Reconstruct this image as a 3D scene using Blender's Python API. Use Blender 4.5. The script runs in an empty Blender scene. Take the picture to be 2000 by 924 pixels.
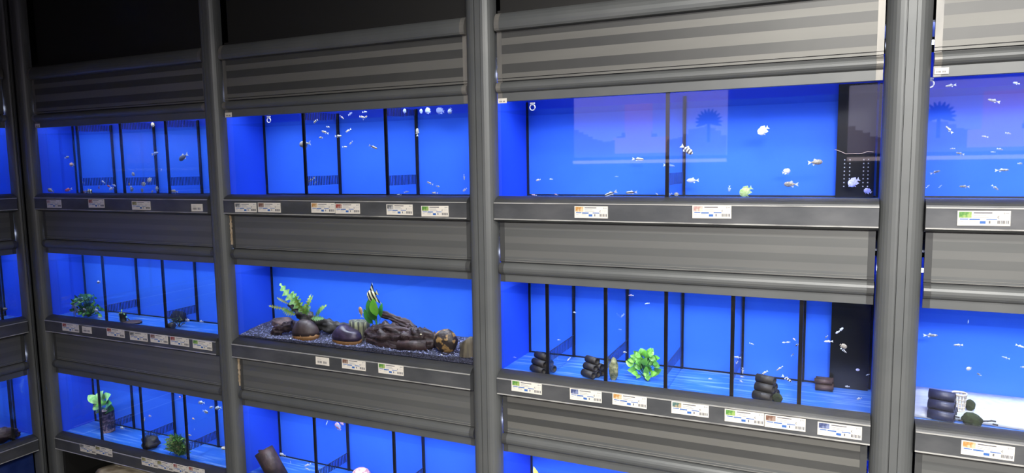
import bpy, math, random
from mathutils import Vector, Matrix, noise
random.seed(7)
S = bpy.context.scene
COL = S.collection
PI = math.pi

# ------------------------------------------------------------------ camera, world, lamps, exposure
FPX = 1355.95
YAW, PIT, ROL = -0.43227248, -0.10389378, -0.01477433
_cy, _sy, _cp, _sp = math.cos(YAW), math.sin(YAW), math.cos(PIT), math.sin(PIT)
FW = Vector((_sy*_cp, _cy*_cp, _sp)); R0 = Vector((_cy, -_sy, 0)); U0 = R0.cross(FW)
RT = math.cos(ROL)*R0 + math.sin(ROL)*U0
UP = -math.sin(ROL)*R0 + math.cos(ROL)*U0
CP = Vector((0, -2.1, 1.6))
cam = bpy.data.cameras.new('camera'); co = bpy.data.objects.new('camera', cam); COL.objects.link(co)
cam.sensor_width = 36; cam.lens = FPX/2000*36; cam.clip_start = .02
co.matrix_world = Matrix(((RT.x, UP.x, -FW.x, CP.x), (RT.y, UP.y, -FW.y, CP.y), (RT.z, UP.z, -FW.z, CP.z), (0, 0, 0, 1)))
S.camera = co
w = bpy.data.worlds.new('world'); S.world = w; w.use_nodes = True
w.node_tree.nodes['Background'].inputs[0].default_value = (.75, .82, 1, 1)
w.node_tree.nodes['Background'].inputs[1].default_value = .06
S.view_settings.view_transform = 'Standard'; S.view_settings.look = 'None'
S.view_settings.exposure = 0.0; S.view_settings.gamma = 1
S.view_settings.use_curve_mapping = False
try:
    S.cycles.use_denoising = True; S.cycles.max_bounces = 8; S.cycles.transparent_max_bounces = 16
    S.cycles.caustics_reflective = False; S.cycles.caustics_refractive = False
except Exception: pass

def area(name, loc, rot, sx, sy, watts, colr, spread=180):
    l = bpy.data.lights.new(name, 'AREA'); l.shape = 'RECTANGLE'; l.size = sx; l.size_y = sy
    l.energy = watts; l.color = colr; l.spread = math.radians(spread)
    o = bpy.data.objects.new(name, l); COL.objects.link(o); o.location = loc; o.rotation_euler = rot
    return o
KEY_W = 18
area('shop_ceiling_light', (-.1, -1.6, 2.75), (math.radians(30), 0, math.radians(4)), .8, .2, KEY_W, (1, .96, .89), 112)
area('shop_ceiling_light_far', (1.3, -4.2, 2.95), (math.radians(46), 0, math.radians(10)), 2.4, .5, 138, (1, .96, .9), 94)
TANK_W = 5.0

# ------------------------------------------------------------------ measuring helpers (photo pixel -> point in the room)
def ray(x, y): return RT*((x-1000)/FPX) + UP*(-(y-462)/FPX) + FW
def P(x, y, Y=0.0):
    d = ray(x, y); return CP + d*((Y-CP.y)/d.y)
def PZ(x, y, Z):
    d = ray(x, y); return CP + d*((Z-CP.z)/d.z)
def PX(x, y, X):
    d = ray(x, y); return CP + d*((X-CP.x)/d.x)

# ------------------------------------------------------------------ materials
def mat(name, colr, rough=.5, metal=0, spec=.5, var=0, scale=20, col2=None, bump=0, stretch=(1, 1, 1), emit=None, es=0, detail=4, thr=None, coat=0):
    m = bpy.data.materials.new(name); m.use_nodes = True; nt = m.node_tree; b = nt.nodes['Principled BSDF']
    b.inputs['Base Color'].default_value = (*colr, 1); b.inputs['Roughness'].default_value = rough
    b.inputs['Metallic'].default_value = metal; b.inputs['Specular IOR Level'].default_value = spec
    if coat: b.inputs['Coat Weight'].default_value = coat; b.inputs['Coat Roughness'].default_value = .15
    if emit: b.inputs['Emission Color'].default_value = (*emit, 1); b.inputs['Emission Strength'].default_value = es
    if col2 is not None or bump:
        tc = nt.nodes.new('ShaderNodeTexCoord'); mp = nt.nodes.new('ShaderNodeMapping'); mp.inputs['Scale'].default_value = stretch
        n = nt.nodes.new('ShaderNodeTexNoise'); n.inputs['Scale'].default_value = scale; n.inputs['Detail'].default_value = detail
        nt.links.new(tc.outputs['Object'], mp.inputs[0]); nt.links.new(mp.outputs[0], n.inputs['Vector'])
        if col2 is not None:
            r = nt.nodes.new('ShaderNodeValToRGB'); a, c = thr or (.35, .65)
            r.color_ramp.elements[0].position = a; r.color_ramp.elements[1].position = c
            r.color_ramp.elements[0].color = (*colr, 1); r.color_ramp.elements[1].color = (*col2, 1)
            nt.links.new(n.outputs[0], r.inputs[0]); nt.links.new(r.outputs[0], b.inputs['Base Color'])
        if bump:
            bn = nt.nodes.new('ShaderNodeBump'); bn.inputs['Strength'].default_value = bump; bn.inputs['Distance'].default_value = .005
            nt.links.new(n.outputs[0], bn.inputs['Height']); nt.links.new(bn.outputs[0], b.inputs['Normal'])
    return m
def stripes(name, c1, c2, freq, axis='X', rough=.4):
    m = mat(name, c1, rough); nt = m.node_tree; b = nt.nodes['Principled BSDF']
    tc = nt.nodes.new('ShaderNodeTexCoord'); wv = nt.nodes.new('ShaderNodeTexWave'); wv.bands_direction = axis
    wv.inputs['Scale'].default_value = freq; wv.inputs['Distortion'].default_value = .6
    r = nt.nodes.new('ShaderNodeValToRGB'); r.color_ramp.elements[0].position = .42; r.color_ramp.elements[1].position = .58
    r.color_ramp.elements[0].color = (*c1, 1); r.color_ramp.elements[1].color = (*c2, 1)
    nt.links.new(tc.outputs['Object'], wv.inputs[0]); nt.links.new(wv.outputs['Fac'], r.inputs[0]); nt.links.new(r.outputs[0], b.inputs['Base Color'])
    return m
def glass(name, tint=(1, 1, 1), ior=1.45, boost=1.0, dirt=0):
    m = bpy.data.materials.new(name); m.use_nodes = True; nt = m.node_tree; nt.nodes.clear()
    o = nt.nodes.new('ShaderNodeOutputMaterial'); t = nt.nodes.new('ShaderNodeBsdfTransparent'); t.inputs[0].default_value = (*tint, 1)
    g = nt.nodes.new('ShaderNodeBsdfGlossy'); g.inputs['Roughness'].default_value = .02
    fr = nt.nodes.new('ShaderNodeFresnel'); fr.inputs[0].default_value = ior
    ge = nt.nodes.new('ShaderNodeNewGeometry'); inv = nt.nodes.new('ShaderNodeMath'); inv.operation = 'SUBTRACT'; inv.inputs[0].default_value = 1
    nt.links.new(ge.outputs['Backfacing'], inv.inputs[1])
    mu = nt.nodes.new('ShaderNodeMath'); mu.operation = 'MULTIPLY'; nt.links.new(fr.outputs[0], mu.inputs[0]); nt.links.new(inv.outputs[0], mu.inputs[1])
    m2 = nt.nodes.new('ShaderNodeMath'); m2.operation = 'MULTIPLY'; nt.links.new(mu.outputs[0], m2.inputs[0]); m2.inputs[1].default_value = boost
    mx = nt.nodes.new('ShaderNodeMixShader'); nt.links.new(m2.outputs[0], mx.inputs[0]); nt.links.new(t.outputs[0], mx.inputs[1]); nt.links.new(g.outputs[0], mx.inputs[2])
    nt.links.new(mx.outputs[0], o.inputs[0]); return m

M = {}
M['metal'] = mat('grey_painted_metal', (.125, .134, .138), .46, .3, col2=(.148, .156, .158), scale=6, detail=6)
M['nosing'] = mat('nosing_darkened_metal', (.07, .074, .08), .45, .35, col2=(.085, .089, .094), scale=8)  # darkened: the dim surroundings it would mirror are put into the colour
M['band_l'] = mat('pale_band', (.165, .165, .156), .48, .3, col2=(.19, .19, .178), scale=5, detail=6, stretch=(.4, 1, 3))  # horizontal shutter bands, told apart mainly by tone
M['band_d'] = mat('dark_band', (.075, .077, .077), .42, .3, col2=(.088, .09, .089), scale=5, detail=6)
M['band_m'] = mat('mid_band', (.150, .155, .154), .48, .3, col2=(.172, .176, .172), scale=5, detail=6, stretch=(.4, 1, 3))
M['band_n'] = mat('mid_dark_band', (.125, .131, .131), .46, .3, col2=(.142, .147, .146), scale=5, detail=6, stretch=(.4, 1, 3))
M['ledge'] = mat('ledge_metal', (.10, .106, .116), .40, .4, col2=(.17, .175, .185), scale=7, detail=8, stretch=(1, 1, 2.2), thr=(.42, .8))
M['edge'] = mat('edge_highlight_metal', (.62, .62, .6), .35, .4, col2=(.3, .3, .3), scale=9, thr=(.5, .7))  # pale colour stands in for the highlight along the ledge edges
M['ridge'] = mat('ridge_metal', (.3, .3, .29), .35, .4)
M['groove'] = mat('dark_groove', (.03, .032, .035), .5)
M['cap'] = mat('end_cap_metal', (.26, .25, .23), .4, .3, col2=(.17, .17, .165), scale=14, stretch=(1, 1, .4))
M['capd'] = mat('end_cap_dark', (.085, .088, .09), .35, .3)
M['recess'] = mat('dark_upper_board', (.015, .015, .0145), .6)
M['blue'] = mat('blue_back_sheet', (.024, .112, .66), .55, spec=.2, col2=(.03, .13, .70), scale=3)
M['blue_mirror_tone'] = mat('blue_back_sheet_surface_mirror', (.012, .058, .64), .5, spec=.2)  # darker blue imitates the mirroring at the water surface
M['blue_side'] = mat('blue_side_sheet', (.018, .08, .70), .5, spec=.25)
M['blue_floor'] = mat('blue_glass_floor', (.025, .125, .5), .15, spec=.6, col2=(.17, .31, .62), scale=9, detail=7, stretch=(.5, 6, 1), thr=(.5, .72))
M['seal'] = mat('black_silicone', (.006, .006, .008), .35, col2=(.03, .025, .018), scale=60, thr=(.6, .75))
M['comb'] = mat('black_comb_plastic', (.006, .008, .03), .5)
M['shaft'] = mat('black_overflow_box', (.006, .007, .009), .22, spec=.5)
M['pane'] = glass('front_glass', (.985, .99, 1), 1.5, 1.9)
M['divg'] = glass('divider_glass', (.95, .97, 1), 1.3)
M['water'] = glass('water_surface', (.93, .97, 1), 1.25)
M['tube'] = mat('lit_lamp_tube', (.9, .9, 1), .4, emit=(.72, .78, 1), es=14)
M['hood'] = mat('white_hood_lining', (.5, .55, .75), .5)
M['mdf'] = mat('bare_fibreboard', (.42, .30, .18), .8, col2=(.6, .5, .38), scale=40, bump=.4)
M['paper'] = mat('label_card', (.86, .82, .74), .45)
M['ink'] = mat('label_ink', (.16, .16, .18), .6)
M['inkb'] = mat('label_blue', (.05, .16, .5), .5)
M['inkl'] = mat('label_pale_ink', (.45, .45, .46), .6)
for k, c in dict(orange=((.55, .28, .08), (.75, .6, .4)), red=((.35, .06, .05), (.5, .35, .3)), green=((.1, .28, .06), (.35, .5, .15)), grey=((.15, .16, .17), (.5, .5, .5)),
                 olive=((.25, .24, .1), (.45, .42, .25)), brown=((.2, .1, .07), (.4, .3, .25)), bluey=((.06, .08, .2), (.25, .3, .5)), teal=((.08, .18, .18), (.5, .4, .25)), pink=((.5, .3, .28), (.7, .62, .55))).items():
    M['th_'+k] = mat('picture_'+k, c[0], .4, col2=c[1], scale=90, thr=(.4, .6))
M['gravel'] = mat('blue_black_gravel', (.012, .013, .024), .45, col2=(.13, .14, .24), scale=330, bump=1, thr=(.42, .68))
M['sand'] = mat('white_sand', (.36, .39, .44), .8, col2=(.44, .47, .52), scale=60, bump=.3)
M['wood'] = mat('dark_driftwood', (.010, .006, .008), .55, col2=(.05, .03, .032), scale=34, detail=8, bump=1, stretch=(.35, 2, 3))
M['black_wood'] = mat('black_driftwood', (.008, .008, .009), .6, col2=(.03, .028, .028), scale=30, bump=1)
M['clay'] = mat('black_clay_tube', (.006, .006, .007), .6, col2=(.024, .021, .022), scale=40, bump=.5)
M['clayb'] = mat('blueblack_clay_tube', (.008, .010, .03), .45, col2=(.03, .035, .08), scale=30, bump=.3)
M['clayr'] = mat('brown_clay_tube', (.018, .010, .010), .6, col2=(.055, .03, .028), scale=40, bump=.6)
M['coco'] = mat('coconut_shell', (.018, .011, .010), .55, col2=(.05, .033, .031), scale=30, bump=.8, stretch=(1, 1, .5))
M['cocov'] = mat('purple_coconut', (.014, .010, .022), .42, col2=(.042, .028, .06), scale=35, bump=.6)
M['cocop'] = mat('patched_coconut', (.022, .015, .014), .5, col2=(.28, .17, .06), scale=38, bump=.8, thr=(.53, .58))
M['rim'] = mat('cut_husk', (.26, .13, .04), .7, col2=(.16, .075, .025), scale=50, bump=.6)
M['petri'] = mat('striped_stump', (.03, .032, .03), .7, col2=(.2, .21, .12), scale=60, detail=5, stretch=(2, 2, .22), bump=1, thr=(.45, .6))
M['petri2'] = mat('grey_stump', (.035, .03, .026), .7, col2=(.15, .13, .09), scale=26, stretch=(2, 2, .4), bump=.8)
M['stone'] = mat('brown_stone', (.035, .024, .022), .7, col2=(.15, .10, .09), scale=24, bump=.8)
M['shell'] = mat('pale_shell', (.7, .65, .5), .5, col2=(.35, .28, .12), scale=60)
M['lichen'] = mat('lichen_stone', (.05, .07, .035), .8, col2=(.32, .33, .18), scale=75, bump=.8)
M['moss'] = mat('dark_moss', (.008, .014, .006), .9, col2=(.025, .04, .015), scale=60, bump=1)
M['leaf'] = mat('leaf_green', (.06, .25, .04), .4, col2=(.16, .42, .08), scale=25)
M['leafd'] = mat('leaf_dark_green', (.012, .07, .012), .4, col2=(.03, .16, .03), scale=25)
M['leafb'] = mat('leaf_bright_green', (.12, .48, .04), .35, col2=(.25, .62, .10), scale=25)
M['leafp'] = mat('leaf_pale_green', (.16, .42, .13), .4, col2=(.38, .62, .28), scale=60)
M['leafo'] = mat('leaf_olive', (.12, .14, .05), .5, col2=(.3, .38, .12), scale=30)
M['potb'] = mat('black_pot', (.008, .008, .008), .5)
M['pott'] = mat('woven_brown_pot', (.05, .03, .04), .7, col2=(.28, .18, .18), scale=70, bump=1, thr=(.45, .6))
M['net'] = mat('beige_net_pot', (.55, .5, .42), .5)
M['coral'] = mat('pink_net_ball', (.35, .16, .2), .7, col2=(.7, .5, .5), scale=60, bump=.8, thr=(.45, .55))
M['slab'] = mat('rough_beige_stone', (.3, .24, .16), .85, col2=(.55, .48, .34), scale=16, bump=1)
M['white'] = mat('white_plastic', (.75, .8, .9), .35)
M['yellow'] = mat('yellow_leaf', (.65, .55, .08), .4, col2=(.5, .55, .1), scale=20)
# fish skins
F = dict(silver=mat('silver_skin', (.36, .38, .4), .3, .2, col2=(.10, .12, .15), scale=7),
         white=mat('white_skin', (.40, .43, .5), .35), pale=mat('pale_blue_skin', (.2, .28, .6), .35),
         orange=mat('orange_skin', (.6, .28, .1), .4, col2=(.5, .42, .3), scale=50), red=mat('red_skin', (.4, .08, .04), .4),
         dark=mat('dark_skin', (.04, .05, .06), .4, col2=(.15, .17, .2), scale=60), black=mat('black_skin', (.01, .01, .015), .4),
         barb=stripes('barred_skin', (.05, .05, .06), (.55, .54, .48), 1.6), line=stripes('lined_skin', (.02, .02, .03), (.6, .6, .58), 2.2, 'Z'),
         brown=mat('speckled_brown_skin', (.16, .13, .1), .4, col2=(.34, .32, .28), scale=9),
         green=mat('yellow_green_skin', (.3, .45, .12), .4, col2=(.45, .6, .3), scale=6), lav=mat('lavender_skin', (.3, .3, .6), .4, col2=(.5, .52, .72), scale=6),
         pink=mat('pink_sliver', (.55, .35, .5), .4), barw=stripes('wide_barred_skin', (.02, .02, .02), (.8, .82, .55), 1.3), grey=mat('grey_skin', (.25, .26, .26), .4, col2=(.45, .45, .42), scale=30),
         bluered=mat('blue_red_skin', (.1, .4, .7), .4, col2=(.5, .1, .1), scale=9))
M['fin'] = mat('clear_fin', (.5, .55, .65), .4)

# ------------------------------------------------------------------ mesh helpers
class MB:
    def __init__(s): s.v = []; s.f = []; s.mi = []; s.sm = []
    def add(s, vs, fs, m=0, smooth=False):
        n = len(s.v); s.v += [tuple(v) for v in vs]
        for f in fs: s.f.append(tuple(i+n for i in f)); s.mi.append(m); s.sm.append(smooth)
    def box(s, a, b, m=0):
        x0, y0, z0 = a; x1, y1, z1 = b
        s.add([(x0, y0, z0), (x1, y0, z0), (x1, y1, z0), (x0, y1, z0), (x0, y0, z1), (x1, y0, z1), (x1, y1, z1), (x0, y1, z1)],
              [(0, 3, 2, 1), (4, 5, 6, 7), (0, 1, 5, 4), (1, 2, 6, 5), (2, 3, 7, 6), (3, 0, 4, 7)], m)
    def prof_x(s, pts, x0, x1, ms=None, smooth=False, caps=True):       # closed section (y,z) swept along x
        n = len(pts); vs = [(x0, y, z) for y, z in pts]+[(x1, y, z) for y, z in pts]
        for i in range(n):
            j = (i+1) % n; s.add([vs[i], vs[j], vs[n+j], vs[n+i]], [(0, 1, 2, 3)], ms[i] if ms else 0, smooth)
        if caps: s.add(vs, [tuple(range(n-1, -1, -1)), tuple(range(n, 2*n))], 0)
    def prof_z(s, pts, z0, z1, ms=None):
        n = len(pts); vs = [(x, y, z0) for x, y in pts]+[(x, y, z1) for x, y in pts]
        for i in range(n):
            j = (i+1) % n; s.add([vs[i], vs[j], vs[n+j], vs[n+i]], [(0, 1, 2, 3)], ms[i] if ms else 0)
        s.add(vs, [tuple(range(n-1, -1, -1)), tuple(range(n, 2*n))], 0)
    def tube(s, pts, rad, m=0, seg=8, caps=True):
        pts = [Vector(p) for p in pts]; rings = []
        for i, p in enumerate(pts):
            t = (pts[min(i+1, len(pts)-1)]-pts[max(i-1, 0)]).normalized()
            a = t.cross(Vector((0, 0, 1)) if abs(t.z) < .9 else Vector((1, 0, 0))).normalized(); b = t.cross(a)
            r = rad[i] if isinstance(rad, (list, tuple)) else rad
            rings.append([p+a*r*math.cos(k*2*PI/seg)+b*r*math.sin(k*2*PI/seg) for k in range(seg)])
        vs = [v for r in rings for v in r]; fs = []
        for i in range(len(pts)-1):
            for k in range(seg):
                k2 = (k+1) % seg; fs.append((i*seg+k, i*seg+k2, (i+1)*seg+k2, (i+1)*seg+k))
        if caps: fs += [tuple(range(seg)), tuple(range(len(vs)-1, len(vs)-seg-1, -1))]
        s.add(vs, fs, m, True)
    def ring_tube(s, a, b, ro, ri, m=0, seg=16):                        # open tube with wall thickness
        a = Vector(a); b = Vector(b); t = (b-a).normalized(); u = t.cross(Vector((0, 0, 1))).normalized(); w_ = t.cross(u)
        vs = []
        for p, r in ((a, ro), (b, ro), (b, ri), (a, ri)):
            vs += [p+u*r*math.cos(k*2*PI/seg)+w_*r*math.sin(k*2*PI/seg) for k in range(seg)]
        fs = []
        for q in range(4):
            for k in range(seg):
                k2 = (k+1) % seg; q2 = (q+1) % 4; fs.append((q*seg+k, q*seg+k2, q2*seg+k2, q2*seg+k))
        s.add(vs, fs, m, True)
    def blob(s, c, rx, ry, rz, m=0, n=10, noise=0, zmin=None, seed=0, fn=None):
        rd = random.Random(seed); ph = [rd.uniform(0, 6.28) for _ in range(8)]; vs = []; fs = []
        for i in range(n+1):
            th = PI*i/n
            for k in range(2*n):
                a = PI*k/n; d = Vector((math.sin(th)*math.cos(a), math.sin(th)*math.sin(a), math.cos(th)))
                q = 1+noise*(math.sin(3*d.x+ph[0])*math.sin(4*d.y+ph[1])+.6*math.sin(7*d.z+ph[2]+3*d.x)+.5*math.sin(11*d.x+ph[3])*math.cos(9*d.y+ph[4]))
                z = d.z*rz*q
                if zmin is not None: z = max(z, zmin)
                p = Vector((d.x*rx*q, d.y*ry*q, z))
                if fn: p = fn(p)
                vs.append(Vector(c)+p)
        for i in range(n):
            for k in range(2*n):
                k2 = (k+1) % (2*n); fs.append((i*2*n+k, (i+1)*2*n+k, (i+1)*2*n+k2, i*2*n+k2))
        s.add(vs, fs, m, True)
    def leaf(s, base, tip, wd, m=0, droop=.15, nrm=None, shape='oval', fold=.12):
        base = Vector(base); tip = Vector(tip); ax = tip-base; L = ax.length
        nrm = Vector(nrm) if nrm else Vector((random.uniform(-.4, .4), -1, .5))
        side = ax.cross(nrm).normalized(); up = side.cross(ax).normalized(); n = 26 if shape == 'lobed' else 7; vs = []
        for i in range(n+1):
            t = i/n
            ww = {'oval': math.sin(PI*t)**.7*(1-.25*t), 'heart': math.sin(PI*t**.6)**.8, 'strap': min(1, t*6)*(1-t**3)**.6,
                  'lobed': (math.sin(PI*t)**.5)*(.62+.45*math.sin(t*44+L*90))}[shape] if 0 < t < 1 else .02
            c = base+ax*t+up*(-droop*L*(2*t-1)**2+droop*L)
            vs += [c-side*wd*.5*ww+up*fold*wd*ww, c, c+side*wd*.5*ww+up*fold*wd*ww]
        fs = []
        for i in range(n):
            a = i*3; fs += [(a, a+1, a+4, a+3), (a+1, a+2, a+5, a+4)]
        s.add(vs, fs, m, True)
    def build(s, name, mats, parent=None, frame=None, base=(0, 0, 0)):
        me = bpy.data.meshes.new(name); b = Vector(base)
        me.from_pydata([Vector(v)-b for v in s.v], [], s.f)
        for m in (mats if isinstance(mats, (list, tuple)) else [mats]): me.materials.append(m)
        me.polygons.foreach_set('material_index', s.mi); me.polygons.foreach_set('use_smooth', s.sm); me.update()
        o = bpy.data.objects.new(name, me); COL.objects.link(o)
        if parent: o.parent = parent
        else: o.matrix_world = (frame or Matrix()) @ Matrix.Translation(b)
        return o
def tag(o, label=None, cat=None, group=None, kind=None):
    if label: o['label'] = label
    if cat: o['category'] = cat
    if group: o['group'] = group
    if kind: o['kind'] = kind
    return o
def empty(name, label, cat, group=None, frame=None, base=(0, 0, 0)):
    o = bpy.data.objects.new(name, None); COL.objects.link(o); o.empty_display_size = .05
    o.matrix_world = (frame or Matrix()) @ Matrix.Translation(Vector(base)); return tag(o, label, cat, group)
ID = Matrix()
XL = -3.565
LEFT = Matrix.Translation((XL, 0, 0)) @ Matrix.Rotation(PI/2, 4, 'Z')      # the side wall, local x runs towards the corner

# ------------------------------------------------------------------ levels of the rack
T = [1.805, 1.204, .6046]; B = [1.494, .8965, .300]; ZTOP = 2.09
BX = [(-3.475, -2.33), (-2.242, -1.121), (-1.019, .116), (.221, 1.36)]
BD = [.175, .21, .265, .27]
GY = .012

# room shell
b = MB(); b.box((-5.2, -6.2, -.05), (4, 1.0, 0)); tag(b.build('floor', mat('shop_floor', (.18, .17, .16), .4, col2=(.22, .21, .2), scale=3)), kind='structure')
b = MB(); b.box((-5.2, -6.2, 3.1), (4, 1.0, 3.2)); tag(b.build('ceiling', mat('dark_ceiling', (.03, .03, .03), .8)), kind='structure')
b = MB(); b.box((-5.2, .9, 0), (4, 1.0, 3.1)); tag(b.build('wall_rear', M['recess']), kind='structure')
b = MB(); b.box((-5.2, -6.2, 0), (4, -6.1, 3.1)); tag(b.build('wall_opposite', mat('opposite_wall', (.05, .05, .052), .8)), kind='structure')
b = MB(); b.box((-5.2, -6.1, 0), (-5.1, .9, 3.1)); tag(b.build('wall_left', M['recess']), kind='structure')
b = MB(); b.box((3.9, -6.1, 0), (4, .9, 3.1)); tag(b.build('wall_right', M['recess']), kind='structure')

# ------------------------------------------------------------------ posts
def post(x0, x1, label, frame=ID, zb=0, prot=.036):
    wd = x1-x0; xm = x0+wd*.5; pts = []
    n = 7
    for i in range(n+1):
        a = PI/2*i/n; pts.append((x0+wd*.36*(1-math.cos(a)), .0-prot*math.sin(a)))
    g = wd*.42
    pts += [(x0+g-.001, -prot), (x0+g, -prot+.006), (x0+g+.0018, -prot+.006), (x0+g+.0025, -prot), (x1-g+.004, -prot), (x1-g+.0045, -prot+.004), (x1-g+.0055, -prot+.004), (x1-g+.006, -prot)]
    for i in range(n+1):
        a = PI/2*(1-i/n); pts.append((x1-wd*.36*(1-math.cos(a)), -prot*math.sin(a)))
    pts += [(x1, .010), (x0, .010)]
    b = MB(); b.prof_z(pts[::-1], zb, 3.1)
    return tag(b.build('upright_post', M['metal'], None, frame, (xm, 0, 0)), label, 'post', 'rack uprights')
post(-3.56, -3.475, 'dark grey corner upright post right of the shadowed crease')
post(-2.33, -2.242, 'dark grey upright post between the four-compartment tank and the striped fish tank')
post(-1.121, -1.019, 'grey upright post beside the driftwood and gravel tank')
post(.116, .221, 'wide pale grey upright post between the broad cichlid tank and the right-hand tanks')
post(1.36, 1.465, 'grey upright post closing the right-hand tanks, outside the photo')
post(-.076, -.0375, 'dark grey corner upright post of the side wall, left of the shadowed crease', LEFT)

# dark recessed boards above the shutters
tops = ['upper board above the leftmost full bay, almost black', 'black upper board above the second bay', 'dark upper board above the broad cichlid tank', 'dark upper board above the right-hand bay']
for i, (x0, x1) in enumerate(BX):
    b = MB(); b.box((x0+.001, .04, ZTOP+.001), (x1-.001, .055, 3.09)); b.box((x0+.001, .018, ZTOP+.001), (x1-.001, .0395, ZTOP+.012), 0)
    tag(b.build('upper_board', M['recess'], None, ID, ((x0+x1)/2, .05, ZTOP)), tops[i], 'panel', 'upper boards')
b = MB(); b.box((-1.3, .04, ZTOP+.001), (-.078, .055, 3.09)); tag(b.build('upper_board', M['recess'], None, LEFT, (-.6, .05, ZTOP)), 'black upper board on the side wall at the left edge', 'panel', 'upper boards')

# ------------------------------------------------------------------ shutters (fascia panels), ledges
def fascia_pts(zt, zb, upper):
    """section from top zt to bottom zb, returns (pts, mats): 0 metal 1 light band 2 dark band 3 groove 4 edge"""
    p = []; m = []
    def a(y, z, k): p.append((y, z)); m.append(k)
    if upper:
        a(.010, zt, 0)
        n = 8
        for i in range(n): th = PI*i/n/1.25; a(.004-.026*math.sin(th), zt-(zt-2.03)*(1-math.cos(PI*i/n))/2, 0)
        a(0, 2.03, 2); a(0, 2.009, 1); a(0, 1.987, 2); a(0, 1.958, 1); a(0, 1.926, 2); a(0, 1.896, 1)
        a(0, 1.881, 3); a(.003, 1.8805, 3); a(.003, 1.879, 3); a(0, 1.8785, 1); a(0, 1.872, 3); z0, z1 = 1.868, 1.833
    else:
        H = zt
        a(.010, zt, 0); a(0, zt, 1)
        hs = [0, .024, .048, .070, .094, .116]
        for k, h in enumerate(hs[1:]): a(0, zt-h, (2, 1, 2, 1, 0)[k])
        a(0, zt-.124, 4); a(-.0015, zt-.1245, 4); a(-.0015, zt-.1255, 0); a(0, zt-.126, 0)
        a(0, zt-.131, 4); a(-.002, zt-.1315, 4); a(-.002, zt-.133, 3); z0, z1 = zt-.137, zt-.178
    a(.004, z0+.002, 3); a(.004, z0, 0)
    n = 9
    for i in range(1, n): th = PI*i/n; a(.003-.019*math.sin(th), z0-(z0-z1)*(1-math.cos(th))/2, 0)
    a(0, z1, 0); a(0, zb+.001, 0); a(.002, zb, 0); a(.010, zb, 0)
    return p, m
def fascia(x0, x1, zt, zb, upper, label, frame=ID, strong=False, lowstrong=False, gapL=.006, gapR=.003, worn=False):
    xm = (x0+x1)/2; base = (xm, 0, zb)
    root = empty('shutter_panel', label, 'panel', 'grey shutter panels between the tanks', frame, base)
    p, m = fascia_pts(zt, zb, upper)
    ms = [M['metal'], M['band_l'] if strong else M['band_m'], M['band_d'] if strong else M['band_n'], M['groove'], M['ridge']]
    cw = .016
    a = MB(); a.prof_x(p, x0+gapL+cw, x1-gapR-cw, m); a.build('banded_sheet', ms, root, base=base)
    p2 = [(y-.0012 if y < .02 else y, z) for y, z in p]
    for q0, q1, mm in ((x0+gapL, x0+gapL+cw+.001, 'cap' if upper else 'capd'), (x1-gapR-cw-.001, x1-gapR, 'cap' if upper else 'capd')):
        a = MB(); a.prof_x(p2, q0, q1); a.build('end_cap', M[mm], root, base=base)
    if worn:
        rd = random.Random(int(zt*100)); a = MB(); n = 14; z_hi, z_lo = zt+.006, zt-.12
        for i in range(n):
            za = z_hi+(z_lo-z_hi)*i/n; zc = z_hi+(z_lo-z_hi)*(i+1)/n
            a.box((x0+.001, -.004-rd.random()*.003, zc), (x0+.006+rd.random()*.004, .002, za+.0004))
        o = a.build('chipped_edge', M['mdf'], root, base=base); o['label'] = 'chipped bare fibreboard edge'
    return root
def ledge(x0, x1, zb, label, frame=ID):
    base = ((x0+x1)/2, 0, zb-.085)
    root = empty('label_ledge', label, 'ledge', 'grey ledges carrying the price labels', frame, base)
    a = MB(); pts = [(.011, zb-.0015), (GY-.0006, zb)]; n = 6
    for i in range(1, n+1): th = PI/2*i/n; pts.append((GY-.0006-.0414*math.sin(th)**1.1, zb-.019*(1-math.cos(th))-.0015*i/n))
    pts += [(-.030, zb-.0215), (.011, zb-.0215)]
    a.prof_x(pts, x0+.001, x1-.001, None, True); a.build('nosing', M['nosing'], root, base=base)
    a = MB(); a.prof_x([(-.031, zb-.0195), (-.0348, zb-.0198), (-.0348, zb-.0228), (-.031, zb-.0228)], x0+.001, x1-.001); a.build('front_edge_strip', M['edge'], root, base=base)
    a = MB(); a.prof_x([(.011, zb-.0218), (-.0325, zb-.0218), (-.0325, zb-.073), (-.0345, zb-.0745), (-.0345, zb-.0765), (-.02, zb-.082), (0, zb-.0865), (.011, zb-.0865)], x0+.001, x1-.001,
                       [0, 0, 1, 1, 2, 2, 2, 0]); a.build('label_face', [M['ledge'], M['edge'], M['metal']], root, base=base)
    return root
b_names = ['leftmost full bay', 'second bay', 'third bay', 'right-hand bay']
row_t = ['top tanks', 'middle tanks', 'bottom tanks']
tankdesc = [['barb tank', 'potted plant tank', 'broad-leaf plant tank'], ['striped fish tank', 'driftwood and gravel tank', 'tank holding the leaning brown log'],
            ['broad cichlid tank', 'guppy tank with clay tubes', 'lowest tank of the third bay'], ['big silver fish tank', 'white sand tank', 'unseen lowest tank']]
for i, (x0, x1) in enumerate(BX):
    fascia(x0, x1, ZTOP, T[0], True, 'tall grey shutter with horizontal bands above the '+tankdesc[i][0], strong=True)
    for r in range(3):
        if i == 3 and r == 2: continue
        ledge(x0, x1, B[r], 'grey metal ledge under the '+tankdesc[i][r]+(' with price labels' if not (i == 2 and r == 2) else ''))
        if r < 2:
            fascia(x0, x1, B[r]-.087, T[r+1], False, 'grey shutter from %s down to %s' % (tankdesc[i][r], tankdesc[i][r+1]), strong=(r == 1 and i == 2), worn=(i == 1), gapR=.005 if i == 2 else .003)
LX = (-1.25, -.076)
fascia(*LX, ZTOP, T[0], True, 'dark tall shutter on the side wall at the left edge', LEFT, gapL=.003, gapR=.006)
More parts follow.
